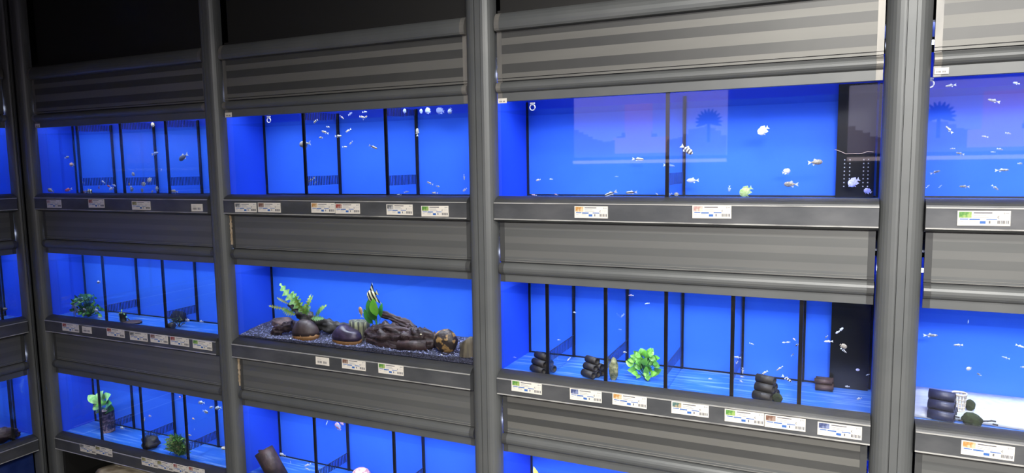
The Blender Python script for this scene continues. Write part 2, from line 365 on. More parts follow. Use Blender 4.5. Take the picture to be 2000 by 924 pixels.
for r in range(3):
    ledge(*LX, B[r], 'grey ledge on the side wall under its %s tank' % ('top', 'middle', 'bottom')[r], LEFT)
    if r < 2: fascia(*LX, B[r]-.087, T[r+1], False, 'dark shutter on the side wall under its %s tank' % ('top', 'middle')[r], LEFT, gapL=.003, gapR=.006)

# ------------------------------------------------------------------ aquariums
LF_ = {.175: .68, .15: .6, .21: .82}; LT_ = {.175: 14, .15: 13, .21: 16}
def aquarium(x0, x1, zt, zb, d, divs, label, frame=ID, topcomb=False, lowcomb=True, shaft=None, water=.035, lampw=1.0, upper_tone=True, blackback=False, floor='blue_floor', r_=0):
    base = ((x0+x1)/2, GY, zb)
    root = empty('aquarium', label, 'aquarium', 'lit aquariums built into the rack', frame, base)
    xa, xb = x0-.012, x1+.012; zc = zt+.10; yb = GY+.004+d; zw = zt-water; e = .0006
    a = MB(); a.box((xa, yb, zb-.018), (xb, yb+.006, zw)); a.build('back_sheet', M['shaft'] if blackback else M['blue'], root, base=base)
    a = MB(); a.box((xa, yb, zw), (xb, yb+.006, zc)); a.build('upper_back_sheet', M['blue_mirror_tone'], root, base=base)
    for q in (xa-.006, xb):
        a = MB(); a.box((q, GY+.003, zb-.018), (q+.006, yb, zc)); a.build('side_sheet', M['blue_side'], root, base=base)
    a = MB(); a.box((xa, GY+.003, zb-.020), (xb, yb, zb-.011)); a.build('floor_sheet', M[floor], root, base=base)
    a = MB(); a.box((x0-.003, GY, zb-.012), (x1+.003, GY+.002, zt+.02)); a.build('front_pane', M['pane'], root, base=base)
    a = MB(); a.box((xa+.001, GY+.003, zw-.001), (xb-.001, yb-.001, zw)); a.build('water_surface', M['water'], root, base=base)
    # black seams in the back corners and along the floor
    for q in (xa, xb-.007):
        a = MB(); a.box((q, yb-.007, zb-.011), (q+.007, yb-.0005, zt+.02)); a.build('corner_seam', M['seal'], root, base=base)
    a = MB(); a.box((xa, yb-.004, zb-.011), (xb, yb-.0006, zb-.006)); a.build('floor_seam', M['seal'], root, base=base)
    for dx in divs:
        g = MB(); g.box((dx-.002, GY+.003, zb-.011), (dx+.002, yb-.0008, zt+.01)); dv = g.build('divider', M['divg'], root, base=base)
        s = MB(); s.box((dx-.0055, GY+.0026, zb-.011), (dx+.0055, GY+.0095, zt+.012)); s.build('front_seam', M['seal'], dv, base=base)
        s = MB(); s.box((dx-.0055, yb-.0075, zb-.011), (dx+.0055, yb-.0007, zt+.012)); s.build('rear_seam', M['seal'], dv, base=base)
        s = MB(); n = 20; y0 = GY+.018; y1 = yb-.012
        if lowcomb:
            for k in range(n):
                yy = y0+(y1-y0)*k/(n-1); hw = (y1-y0)/(n-1)*.24; s.box((dx-.0005, yy-hw, zb+.034), (dx+.0005, yy+hw, zb+.070))
            s.box((dx-.0022, y0-.004, zb+.0705), (dx+.0022, y1+.004, zb+.0712))
            s.build('slotted_grille', M['comb'], dv, base=base)
        if topcomb:
            s = MB()
            for k in range(n):
                yy = y0+(y1-y0)*k/(n-1); hw = (y1-y0)/(n-1)*.2; s.box((dx-.0005, yy-hw, zt-.024), (dx+.0005, yy+hw, zt+.009))
            s.build('slotted_grille', M['comb'], dv, base=base)
    if shaft:
        s = MB(); s.box((shaft[0], yb-.03, zb-.011), (shaft[1], yb-.001, zt+.02)); o = s.build('overflow_box', M['shaft'], root, base=base)
        if r_ == 1: shaft = None
    if shaft:
        h = MB(); xm = (shaft[0]+shaft[1])/2; ww = shaft[1]-shaft[0]
        for fx in (-.28, -.14, .22, .34):
            for k in range(8):
                h.box((xm+fx*ww-.0016, yb-.0306, zb+.022+k*.0115), (xm+fx*ww+.0016, yb-.0300, zb+.0252+k*.0115))
        h.build('drain_holes', mat('drain_hole_glint', (.35, .35, .38), .4), o, base=base)
        h = MB(); zz = zb+.122
        h.tube([(shaft[0]-.005, yb-.034, zz+.014), (shaft[0]+.014, yb-.036, zz+.006), (shaft[0]+.025, yb-.034, zz), (shaft[1]-.035, yb-.034, zz), (shaft[1]-.02, yb-.036, zz+.006), (shaft[1]-.004, yb-.034, zz+.004)], .0011)
        h.build('edge_trim', mat('tan_edge', (.45, .33, .25), .5), o, base=base)
    # hood above: lining and lamp tube
    a = MB(); a.box((xa, .034, zc+.045), (xb, yb+.006, zc+.05)); a.build('hood_lining', M['hood'], root, base=base)
    a = MB(); a.tube([(x0+.004, .045, zc-.005), (x1-.004, .045, zc-.005)], .006); a.build('lamp_tube', M['tube'], root, base=base)
    L = area('tank_lamp', (0, 0, 0), (0, 0, 0), (x1-x0)*.96, .04, TANK_W*lampw*LF_.get(round(d, 3), 1), (.95, .96, 1.0), 95)
    L.parent = root; L.location = (0, .022, zt+.092-zb); L.rotation_euler = (math.radians(LT_.get(round(d, 3), 20)), 0, 0)
    return root
def gx(x, y): return P(x, y, GY).x
D = {(0, 0): [gx(158, 382), gx(242, 382), gx(330, 383)], (0, 1): [gx(206, 622), gx(323, 640)], (0, 2): [gx(198, 862), gx(280, 879), gx(366, 899)],
     (1, 0): [gx(597, 381), gx(756, 382)], (1, 1): [], (1, 2): [gx(616, 915), gx(769, 905)],
     (2, 0): [gx(1302, 385)], (2, 1): [gx(1069, 730), gx(1182, 745), gx(1299, 760), gx(1428, 778), gx(1560, 793)], (2, 2): [], (3, 0): [], (3, 1): []}
AL = {(0, 0): 'blue aquarium in four compartments with many little barbs near the floor', (0, 1): 'blue aquarium with a bushy plant, a small potted plant and two dividers', (0, 2): 'blue aquarium with a broad-leaved plant in a woven pot and a grassy tuft',
      (1, 0): 'blue aquarium with a school of lined fish around its middle divider', (1, 1): 'aquarium landscaped with driftwood, coconut shells and dark gravel', (1, 2): 'blue aquarium with a leaning brown log, cut by the bottom edge',
      (2, 0): 'broad blue aquarium with one divider, white cichlid and black overflow box', (2, 1): 'blue aquarium in six compartments with stacked clay tubes and a black overflow box', (2, 2): 'blue aquarium with a yellow leaf tip at the bottom edge',
      (3, 0): 'right-hand blue aquarium with scattered silver fish and a landscape reflection', (3, 1): 'right-hand blue aquarium with white sand and dark tubes'}
for (i, r), dv in D.items():
    sh = None
    if i == 2 and r < 2:
        yb = GY+BD[2]-.026
        sh = (P(1634, 300, yb).x, P(1709, 300, yb).x) if r == 0 else (P(1622, 680, yb).x, P(1698, 680, yb).x)
    aquarium(*BX[i], T[r], B[r], BD[i], dv, AL[i, r], topcomb=(r == 0 and i < 2), shaft=sh, lampw=(.9, 1, 1, 1)[i], lowcomb=True, water=(.028, .04, .04)[r], r_=r)
for r in range(3):
    aquarium(*LX, T[r], B[r], .15, [-.16, -.62], 'side wall aquarium, %s of its column, cut off by the left edge' % ('topmost', 'second', 'third')[r], LEFT, lampw=.9, lowcomb=False)
# dim lowest tank front on the side wall
a = MB(); a.box((-1.25, .02, .02), (-.077, .03, .212)); tag(a.build('aquarium', mat('dim_blue_tank', (.012, .03, .16), .12, col2=(.03, .06, .25), scale=9), None, LEFT, (-.6, .02, .1)), 'dim deep-blue lowest tank front in the bottom left corner', 'aquarium')

# ------------------------------------------------------------------ price labels
FY = -.0338
def label(xl, xr, yt, yb, th, desc, small=False, Y=FY, rot=0):
    a0 = P(xl, (yt+yb)/2, Y); a1 = P(xr, (yt+yb)/2, Y); xc = (xl+xr)/2
    c = P(xc, (yt+yb)/2, Y); wd = a1.x-a0.x
    if small: h = wd*.5 if Y > -.03 else .031
    else: h = .0375
    root = empty('price_label', desc, 'label', 'price labels on the rack', ID, (c.x, Y, c.z)); root.rotation_euler = (0, rot or random.uniform(-.012, .012), 0)
    a = MB(); a.box((-wd/2, -.0012, -h/2), (wd/2, 0, h/2)); a.build('card', M['paper'], root)
    a = MB(); y = -.0012
    def mark(u0, u1, v0, v1, k): a.box(((u0-.5)*wd, y-.0004, (.5-v1)*h), ((u1-.5)*wd, y, (.5-v0)*h), k)
    if small:
        for u in range(4): mark(.12, .42+.1*(u % 2), .25+.16*u, .31+.16*u, 2) if u == 0 else None
        for u in range(8): mark(.15+u*.085, .15+u*.085+.05, .5, .78, 0) if u != 4 else None
    else:
        mark(.31, .66, .10, .17, 0); mark(.31, .55, .28, .32, 2); mark(.31, .60, .40, .44, 2)
        mark(.05, .21, .53, .59, 1); mark(.23, .43, .53, .62, 1); mark(.55, .75, .53, .59, 1)
        mark(.05, .12, .70, .73, 2); mark(.22, .36, .66, .69, 2); mark(.22, .34, .78, .80, 2)
        mark(.43, .54, .68, .86, 1); mark(.60, .63, .66, .84, 0); mark(.66, .72, .68, .69, 2); mark(.66, .72, .82, .83, 2)
        mark(.87, .90, .10, .22, 2); mark(.91, .97, .12, .18, 2)
        for u in range(7): mark(.76+u*.031, .76+u*.031+(.016 if u % 3 else .024), .64, .86, 0)
        for u in range(9):       # the euro sign's round part
            t = math.radians(50+u*32); mark(.775+.016*math.cos(t), .784+.016*math.cos(t), .41-.07*math.sin(t), .435-.07*math.sin(t), 0)
        mark(.755, .78, .39, .405, 0); mark(.755, .78, .425, .44, 0)
        for u in range(3): mark(.82+u*.05, .85+u*.05, .33, .345, 2); mark(.845+u*.05, .85+u*.05, .345, .5, 2)
    a.build('printed_text', [M['ink'], M['inkb'], M['inkl']], root)
    if th and not small:
        a = MB(); a.box(((.03-.5)*wd, y-.0005, (.5-.46)*h), ((.27-.5)*wd, y, (.5-.06)*h)); a.build('thumbnail_picture', M['th_'+th], root)
L_ = [(92, 120, 390, 406, 'pink', 'price label under the barb tank, nearest the corner post'), (173, 204, 389, 406, 'red', 'tilted price label with a dark red picture under the barb tank'), (258, 294, 392, 411, 'olive', 'price label with an olive picture under the barb tank'),
      (459, 501, 396, 415, 'grey', 'price label with a grey picture, first under the striped fish tank'), (504, 548, 396, 415, 'brown', 'price label with a brown picture, second under the striped fish tank'),
      (608, 654, 396, 416, 'orange', 'price label with an orange-brown picture in the touching pair under the striped fish tank'), (655, 703, 397, 418, 'red', 'price label with a reddish picture in the touching pair under the striped fish tank'),
      (755, 806, 399, 420, 'grey', 'price label with a round grey picture, second from the right under the striped fish tank'), (823, 876, 401, 424, 'green', 'price label with a bright green picture under the striped fish tank'),
      (1122, 1187, 402, 427, 'orange', 'price label with an orange picture under the broad cichlid tank'), (1352, 1428, 401, 427, 'pink', 'price label with a pinkish fish picture under the broad cichlid tank'),
      (1869, 1973, 412, 441, 'green', 'price label with a green picture under the right-hand top tank'),
      (122, 154, 631, 649, 'red', 'price label with a red picture, first under the potted plant tank'), (209, 243, 641, 659, 'red', 'price label with a red picture just right of the small blank tag'),
      (254, 288, 649, 666, 'grey', 'price label with a pale picture, third full one under the potted plant tank'), (294, 328, 651, 673, 'brown', 'price label with a dark brown picture, fourth full one under the potted plant tank'),
      (333, 369, 657, 677, 'red', 'price label with a rusty picture, second from the right under the potted plant tank'), (377, 414, 664, 684, 'green', 'price label with a green picture, rightmost under the potted plant tank'),
      (668, 714, 700, 725, 'brown', 'price label with a brown picture under the driftwood tank'), (739, 788, 709, 734, 'green', 'price label with a green picture under the driftwood tank'),
      (999, 1058, 743, 770, 'green', 'price label with a leafy green picture, first under the guppy tank'), (1113, 1175, 759, 786, 'bluey', 'price label with a grey-blue picture, second under the guppy tank'),
      (1196, 1263, 768, 798, 'orange', 'price label with a green and orange picture, third under the guppy tank'), (1311, 1384, 782, 817, 'teal', 'price label with a teal picture, fourth under the guppy tank'),
      (1415, 1492, 799, 831, 'green', 'price label with a green picture, left one of the touching pair, guppy tank'), (1493, 1573, 808, 844, 'brown', 'price label with a reddish brown picture, right one of the touching pair, guppy tank'),
      (1596, 1683, 825, 858, 'bluey', 'price label with a dark blue picture, rightmost under the guppy tank'), (1876, 1981, 858, 902, 'orange', 'price label with an orange picture under the white sand tank'),
      (157, 187, 867, 887, 'grey', 'price label with a grey picture above the dark cabinet opening'), (187, 219, 871, 892, 'olive', 'price label with an olive picture above the dark cabinet opening'),
      (277, 308, 892, 915, 'olive', 'first of four joined price labels above the beige stone slab'), (308, 338, 900, 920, 'olive', 'second of four joined price labels above the beige stone slab'),
      (339, 368, 906, 926, 'red', 'price label with a red picture, third of four above the stone slab'), (369, 400, 912, 932, 'red', 'price label with a red picture, last of four, cut by the bottom edge')]
for t in L_: label(*t)
label(374, 396, 398, 413, None, 'small text-only tag at the right end under the barb tank', True)
label(161, 179, 637, 652, None, 'small text-only tag under the bushy plant', True)
label(617, 643, 697, 714, None, 'small text-only tag with black digits under the driftwood tank', True)
label(69, 78, 243, 248, None, 'tiny beige tag above the barb tank by the corner post', True, -.003)
label(440, 453, 221, 228, None, 'tiny beige tag above the striped fish tank', True, -.003)
label(973, 990, 193, 201, None, 'tiny beige tag above the broad cichlid tank', True, -.003)
label(1825, 1853, 133, 144, None, 'tiny framed beige tag above the right-hand top tank', True, -.003)

# ------------------------------------------------------------------ fish
_fm = {}
def fish_mesh(kind, skin):
    key = (kind, skin)
    if key in _fm: return _fm[key]
    h = {'slim': .115, 'mid': .19, 'tall': .33, 'angel': .36, 'eel': .07}[kind]; th = {'slim': .06, 'mid': .08, 'tall': .075, 'angel': .05, 'eel': .05}[kind]
    b = MB(); n = 12; seg = 10; vs = []; fs = []
    for i in range(n+1):
        t = i/n; x = .5-.78*t
        q = max(.03, math.sin(PI*min(1, t*1.02)**.75)**.75) if t < .97 else .22
        q = max(q, .22*(t > .3)); hh = h*q; tt = th*q
        if i == 0: hh = tt = .004
        for k in range(seg):
            a = 2*PI*k/seg; vs.append((x, tt*math.cos(a), hh*math.sin(a)))
    for i in range(n):
        for k in range(seg):
            k2 = (k+1) % seg; fs.append((i*seg+k, i*seg+k2, (i+1)*seg+k2, (i+1)*seg+k))
    fs.append(tuple(range(seg)))
    b.add(vs, fs, 0, True)
    def fin(pts, m=1, e=.006):
        k = len(pts); v = [(x, -e, z) for x, z in pts]+[(x, e, z) for x, z in pts]
        b.add(v, [tuple(range(k)), tuple(range(2*k-1, k-1, -1))]+[(i, k+i, k+(i+1) % k, (i+1) % k) for i in range(k)], m)
    tf = {'slim': .13, 'mid': .15, 'tall': .17, 'angel': .2, 'eel': .06}[kind]
    fin([(-.25, .03), (-.48, tf), (-.42, 0), (-.48, -tf), (-.25, -.03)])
    if kind == 'angel':
        fin([(.15, h*.8), (-.35, h+.32), (-.2, h*.5)]); fin([(.1, -h*.8), (-.35, -h-.32), (-.2, -h*.5)]); fin([(.2, -h*.7), (.05, -h-.3), (.12, -h*.7)])
    elif kind == 'tall':
        fin([(.22, h*.7), (.0, h+.05), (-.3, h*.8), (-.24, .05)]); fin([(.05, -h*.85), (-.28, -h*.9), (-.22, -.05)]); fin([(.22, -h*.75), (.06, -h-.1), (.1, -h*.8)])
    else:
        fin([(.12, h*.85), (-.03, h+.07), (-.12, h*.7)]); fin([(.0, -h*.85), (-.13, -h-.04), (-.18, -h*.55)])
    e = MB(); e.blob((.39, -th*.5, h*.18), .028, .02, .028, n=5); e.blob((.39, th*.5, h*.18), .028, .02, .028, n=5)
    me = b; o = b.build('fish', [F[skin], F[skin] if kind in ('tall', 'angel') else M['fin']]); eo = e.build('eye', F['black'])
    m1, m2 = o.data, eo.data
    bpy.data.objects.remove(o); bpy.data.objects.remove(eo)
    _fm[key] = (m1, m2); return m1, m2
def fish(hx, hy, tx, ty, kind, skin, i, r, desc, grp, Yf=None):
    d = BD[i]; Y = GY+.02+(d-.045)*(Yf if Yf is not None else random.uniform(.05, .8))
    for _ in range(12):
        c = P((hx+tx)/2, (hy+ty)/2, Y)
        if c.z > B[r]+.012: break
        Y = max(GY+.018, Y-.012)
    H = P(hx, hy, Y); T_ = P(tx, ty, Y); v = H-T_; L = max(.012, v.length); x = v.normalized()
    yaw = random.uniform(-.35, .35)
    zz = Vector((0, 0, 1)); z = (zz-x*zz.dot(x)).normalized() if abs(x.z) < .97 else Vector((1, 0, 0))
    y = z.cross(x)
    rot = Matrix((x, y, z)).transposed().to_4x4() @ Matrix.Rotation(yaw, 4, 'Z')
    c = (H+T_)/2
    hf = {'slim': .19, 'mid': .26, 'tall': .43, 'angel': .6, 'eel': .1}[kind]*L
    c.z = max(c.z, B[r]-.006+hf*.8+abs(v.z)*.3)
    m1, m2 = fish_mesh(kind, skin)
    o = bpy.data.objects.new('fish', m1); COL.objects.link(o); Ls = L*.98
    o.matrix_world = Matrix.Translation(c) @ rot @ Matrix.Scale(Ls, 4)
    if L > .014:
        e = bpy.data.objects.new('eye', m2); COL.objects.link(e); e.parent = o
    tag(o, desc, 'fish', grp)
G = 'little fish in the barb tank'
for t in [(134, 306, 127, 309, 'mid', 'silver', 'small silver fish above the orange fish in the barb tank'),
          (134, 322, 147, 321, 'mid', 'orange', 'orange fish swimming alone beside the first divider of the barb tank'),
          (93, 370, 106, 375, 'mid', 'white', 'cream fish on the floor at the left end of the barb tank'),
          (112, 371, 108, 370, 'mid', 'red', 'tiny red fish right of the cream fish on the barb tank floor'),
          (129, 373, 139, 368, 'mid', 'red', 'red-brown fish with dark tail on the floor, left compartment of the barb tank'),
          (181, 374, 165, 374, 'mid', 'barw', 'black and white fish on the floor, second compartment of the barb tank'),
          (160, 377, 168, 374, 'mid', 'red', 'red fish touching the black and white fish on the barb tank floor'),
          (191, 369, 196, 362, 'mid', 'red', 'red fish nose-down just below the grille of the barb tank'),
          (199, 353, 205, 358, 'mid', 'white', 'white fish in front of the second compartment grille'),
          (210, 362, 216, 366, 'mid', 'red', 'reddish fish below the second compartment grille, left of two white ones'),
          (214, 371, 222, 366, 'mid', 'white', 'white fish near the floor at the right of the second compartment'),
          (226, 364, 220, 360, 'mid', 'white', 'white fish at the right end of the second compartment grille'),
          (165, 358, 158, 355, 'slim', 'pale', 'thin pale fish at the left end of the second compartment grille'),
          (257, 338, 264, 343, 'tall', 'barb', 'barred fish hovering above the grille, third compartment of the barb tank'),
          (253, 363, 252, 355, 'mid', 'orange', 'pale orange fish nose-down before the third compartment grille'),
          (284, 359, 275, 361, 'tall', 'barb', 'barred fish at the middle of the third compartment grille'),
          (295, 349, 287, 355, 'tall', 'barb', 'barred fish at the upper right of the third compartment grille'),
          (254, 372, 262, 368, 'tall', 'barb', 'barred fish low at the left of the third compartment'),
          (252, 367, 260, 364, 'mid', 'white', 'whitish fish just above the low barred fish at the left'),
          (274, 373, 282, 371, 'tall', 'barb', 'barred fish on the floor at the middle of the third compartment'),
          (294, 376, 301, 372, 'mid', 'grey', 'grey fish on the floor at the right of the third compartment'),
          (311, 368, 301, 369, 'tall', 'barb', 'black and gold barred fish against the third divider'),
          (310, 298, 295, 302, 'slim', 'pale', 'ghostly pale fish high beside the rear seam, third compartment'),
          (315, 329, 315, 335, 'slim', 'white', 'tiny white fish upright near the third divider'),
          (350, 313, 367, 300, 'mid', 'dark', 'large dark slanting fish in the right compartment of the barb tank'),
          (335, 373, 347, 375, 'mid', 'grey', 'grey blurred fish on the floor under the last grille'),
          (152, 258, 152, 247, 'mid', 'white', 'white fish hanging at the waterline by the first divider'),
          (294, 243, 303, 244, 'tall', 'barb', 'barred fish at the waterline of the third compartment'),
          (358, 248, 358, 242, 'mid', 'barb', 'small barred fish at the waterline of the right compartment')]:
    fish(*t[:6], 0, 0, t[6], G)
G = 'fish in the striped fish tank'
for t in [(611, 241, 622, 233, 'slim', 'line', 'lined fish swimming up-right just below the top grille'), (645, 249, 636, 247, 'slim', 'line', 'lined fish just left of the rear seam, highest but one'),
          (628, 256, 642, 261, 'slim', 'line', 'lined fish in the middle of the narrow compartment'), (621, 269, 633, 269, 'slim', 'line', 'level lined fish lowest in the narrow compartment'),
          (668, 266, 653, 266, 'slim', 'line', 'lined fish crossing the dark rear seam'), (676, 259, 685, 251, 'slim', 'line', 'lined fish slanting up right of the seam-crossing fish'),
          (682, 283, 689, 275, 'slim', 'line', 'reddish lined fish steeply slanted in the school'), (678, 287, 668, 287, 'slim', 'line', 'small lined fish just below the steep reddish one'),
          (736, 291, 721, 283, 'slim', 'line', 'lined fish apart from the school at its right, heading down'), (671, 233, 664, 225, 'slim', 'line', 'lined fish diving just right of the top grille'),
          (718, 226, 708, 234, 'slim', 'line', 'lined fish right one of the crossing pair near the surface'), (713, 230, 700, 227, 'slim', 'line', 'lined fish, left one of the crossing pair near the surface'),
          (690, 220, 678, 225, 'slim', 'pale', 'pale fish blurred at the surface above the school'), (718, 219, 706, 219, 'slim', 'pale', 'pale fish mirrored at the surface above the crossing pair'),
          (583, 283, 609, 279, 'mid', 'grey', 'larger grey fish crossing the first black divider'), (786, 214, 795, 220, 'tall', 'pale', 'pale fish at the surface over the second top grille'),
          (820, 213, 825, 222, 'tall', 'pale', 'narrow pale surface fish right of the second top grille'), (829, 213, 843, 220, 'tall', 'pale', 'wide pale fish at the surface, second from the right'),
          (852, 215, 868, 218, 'tall', 'pale', 'pale fish at the surface with a pointed tail'), (876, 223, 882, 210, 'tall', 'pale', 'pale fish upright at the surface, rightmost'),
          (814, 250, 816, 267, 'mid', 'grey', 'grey fish upright against the rear seam'), (603, 356, 614, 346, 'slim', 'line', 'lined fish in front of the lower grille, upper one'),
          (613, 359, 620, 353, 'slim', 'line', 'lined fish in front of the lower grille, lower one'), (773, 381, 786, 381, 'slim', 'line', 'lined fish lying on the floor under the second lower grille'),
          (799, 374, 788, 376, 'slim', 'pale', 'pale pink fish above the one on the floor'), (834, 355, 846, 361, 'slim', 'line', 'upper lined fish of three at the lower right'),
          (860, 365, 850, 363, 'slim', 'line', 'middle lined fish of three at the lower right'), (843, 377, 856, 377, 'slim', 'line', 'lowest lined fish of three at the lower right'),
          (907, 352, 906, 340, 'slim', 'white', 'white upright fish by the right end of the tank'), (904, 374, 912, 367, 'mid', 'lav', 'pinkish reflection modelled as a fish low at the right end of the tank')]:  # the last entry is a reflection given the shape of a fish
    fish(*t[:6], 1, 0, t[6]+(' in the striped fish tank' if 'tank' not in t[6] else ''), G)
G = 'fish in the broad cichlid tank'
for t in [(1258, 312, 1234, 310, 'slim', 'line', 'lined silver fish level, just left of the divider'), (1319, 325, 1294, 322, 'slim', 'pale', 'pale thin fish just right of the divider, below the barred cichlid'),
          (1354, 301, 1328, 283, 'mid', 'barb', 'barred grey cichlid heading down right of the divider'), (1180, 383, 1206, 373, 'slim', 'line', 'lined fish slanting up off the floor in the left half'),
          (1221, 377, 1246, 375, 'slim', 'line', 'lined fish level near the floor in the left half'), (1047, 353, 1056, 350, 'mid', 'white', 'tiny white fish low near the left seam'),
          (1073, 350, 1080, 350, 'slim', 'white', 'tiny pale fish right of the tiny white one at the left'), (1341, 353, 1366, 352, 'mid', 'white', 'white oval fish with pink tail right of the grille'),
          (1316, 380, 1327, 379, 'tall', 'grey', 'round grey fish on the floor behind the divider'), (1304, 383, 1313, 377, 'mid', 'pale', 'pale fish on the floor touching the divider'),
          (1286, 381, 1280, 377, 'slim', 'white', 'tiny white fish on the floor left of the divider'), (1200, 345, 1208, 345, 'slim', 'pale', 'faint pale fish above the slanting lined fish'),
          (1480, 262, 1502, 247, 'tall', 'white', 'white cichlid alone high in the right half'), (1608, 316, 1576, 318, 'mid', 'brown', 'speckled slim cichlid left of the black overflow box'),
          (1544, 332, 1527, 338, 'tall', 'lav', 'small round cichlid seen front-on below the speckled one'), (1530, 360, 1561, 360, 'mid', 'brown', 'speckled cichlid facing left near the floor'),
          (1424, 375, 1425, 362, 'mid', 'pale', 'tiny pale fish upright near the floor'), (1445, 384, 1470, 368, 'tall', 'green', 'yellow-green cichlid rising from the floor'),
          (1656, 362, 1680, 349, 'tall', 'lav', 'lavender cichlid before the black overflow box'), (1687, 370, 1703, 377, 'tall', 'lav', 'lavender cichlid low at the right of the black overflow box'),
          (1038, 380, 1049, 382, 'slim', 'pink', 'pink sliver on the floor by the left seam'), (1082, 379, 1091, 381, 'slim', 'pink', 'pink sliver on the floor right of the left seam')]:  # the last two are just thin pink slivers
    fish(*t[:6], 2, 0, t[6]+(', broad cichlid tank' if 'cichlid' not in t[6] or 'barred' in t[6] else ''), G, .75 if t[0] in (1656, 1687) else None)
G = 'silver fish in the right-hand top tank'
for t in [(1845, 169, 1870, 165, 'slim', 'silver', 'grey fish just right of the white ring'), (1928, 194, 1955, 200, 'slim', 'silver', 'bright curved fish below the ring reflection'),
          (1978, 161, 1992, 164, 'mid', 'pale', 'pale fish at the top right corner'), (1847, 246, 1861, 261, 'slim', 'silver', 'fish diving left of the sky reflection'),
          (1976, 262, 1962, 259, 'slim', 'silver', 'fish over the reflected tree trunk'), (1917, 266, 1931, 268, 'slim', 'silver', 'faint fish left of the trunk reflection'),
          (1960, 293, 1946, 290, 'slim', 'silver', 'fish just above the light strip reflection'), (1935, 297, 1944, 297, 'slim', 'white', 'tiny fish touching the light strip reflection'),
          (1866, 298, 1885, 302, 'slim', 'silver', 'fish at the left end of the light strip reflection'), (1855, 291, 1866, 290, 'slim', 'silver', 'small fish above the left end of the light strip'),
          (1998, 320, 1986, 319, 'mid', 'silver', 'fish cut by the right edge of the photo'), (1971, 332, 1942, 333, 'slim', 'silver', 'level fish below the light strip, facing right'),
          (1837, 333, 1816, 340, 'slim', 'silver', 'fish rising toward the right beside the post'), (1872, 364, 1896, 365, 'slim', 'silver', 'level fish low in the middle'),
          (1951, 372, 1936, 361, 'slim', 'silver', 'fish diving low at the right'), (1840, 361, 1833, 367, 'slim', 'pale', 'tiny pale fish low near the post, right one of two'), (1816, 361, 1808, 367, 'slim', 'pale', 'tiny pale fish lowest against the post')]:
    fish(*t[:6], 3, 0, t[6]+', right-hand top tank', G)
G = 'fish in the potted plant tank'
for t in [(188, 552, 198, 550, 'mid', 'white', 'small white fish high beside the first divider'), (138, 605, 156, 616, 'angel', 'pale', 'white angelfish diving left of the bushy plant'),
          (193, 607, 181, 606, 'mid', 'white', 'white fish over the right of the bushy plant'), (161, 604, 168, 604, 'mid', 'white', 'tiny white fish among the leaves of the bushy plant'),
          (191, 620, 199, 620, 'mid', 'white', 'white fish under the bushy plant'), (155, 586, 162, 580, 'mid', 'pale', 'pale fish at the top left of the bushy plant'),
          (372, 626, 360, 625, 'mid', 'white', 'white fish on the floor right of the black ball'), (389, 628, 398, 628, 'mid', 'white', 'white fish on the floor near the right post')]:
    fish(*t[:6], 0, 1, t[6]+', potted plant tank', G, .15 if t[0] < 200 else None)
G = 'fish in the broad-leaf plant tank'
for t in [(387, 786, 400, 787, 'mid', 'silver', 'silver fish highest of four at the right'), (407, 806, 395, 802, 'mid', 'silver', 'silver fish lowest of four at the right'), (409, 797, 417, 794, 'mid', 'silver', 'small silver fish in the middle of four'),
          (420, 798, 433, 796, 'mid', 'silver', 'silver fish against the right post'), (375, 817, 381, 819, 'mid', 'orange', 'tiny orange fish right of the third divider'), (354, 776, 348, 775, 'mid', 'red', 'tiny red fish left of the third divider, high'),
          (289, 813, 297, 812, 'mid', 'pink', 'pink fish right of the second divider'), (368, 849, 374, 851, 'mid', 'orange', 'tiny orange fish above the grassy tuft'), (234, 836, 244, 836, 'mid', 'white', 'white fish on the floor right of the woven pot'),
          (281, 824, 283, 815, 'slim', 'white', 'white upright fish at the second divider'), (379, 841, 380, 836, 'slim', 'white', 'tiny white fish over the last grille'), (187, 810, 189, 801, 'mid', 'white', 'white fish hiding under the left leaf')]:
    fish(*t[:6], 0, 2, t[6]+', broad-leaf plant tank', G)
G = 'fish in the driftwood tank'
fish(716, 583, 741, 570, 'angel', 'barw', 1, 1, 'black and cream barred angelfish at the top of the upright leaves', G, .1)
fish(704, 598, 706, 622, 'mid', 'orange', 1, 1, 'pale orange fish upright left of the broad green leaves', G, .2)
G = 'fish in the log tank'
for t in [(546, 886, 558, 890, 'mid', 'white', 'white fish right of the top of the leaning log'), (596, 910, 607, 906, 'slim', 'white', 'upper white fish of two on the floor by the divider'), (596, 914, 606, 919, 'slim', 'white', 'lower white fish of two on the floor by the divider'),
          (655, 826, 666, 841, 'tall', 'bluered', 'blue fish with red markings near the surface'), (664, 824, 672, 830, 'tall', 'pink', 'pink fish touching the blue one near the surface'), (637, 831, 640, 822, 'slim', 'white', 'tiny white sliver of a fish left of the blue fish'), (567, 900, 568, 906, 'slim', 'white', 'tiny white fish upright above the floor seam')]:
    fish(*t[:6], 1, 2, t[6]+', log tank', G)
G = 'fish in the guppy tank'
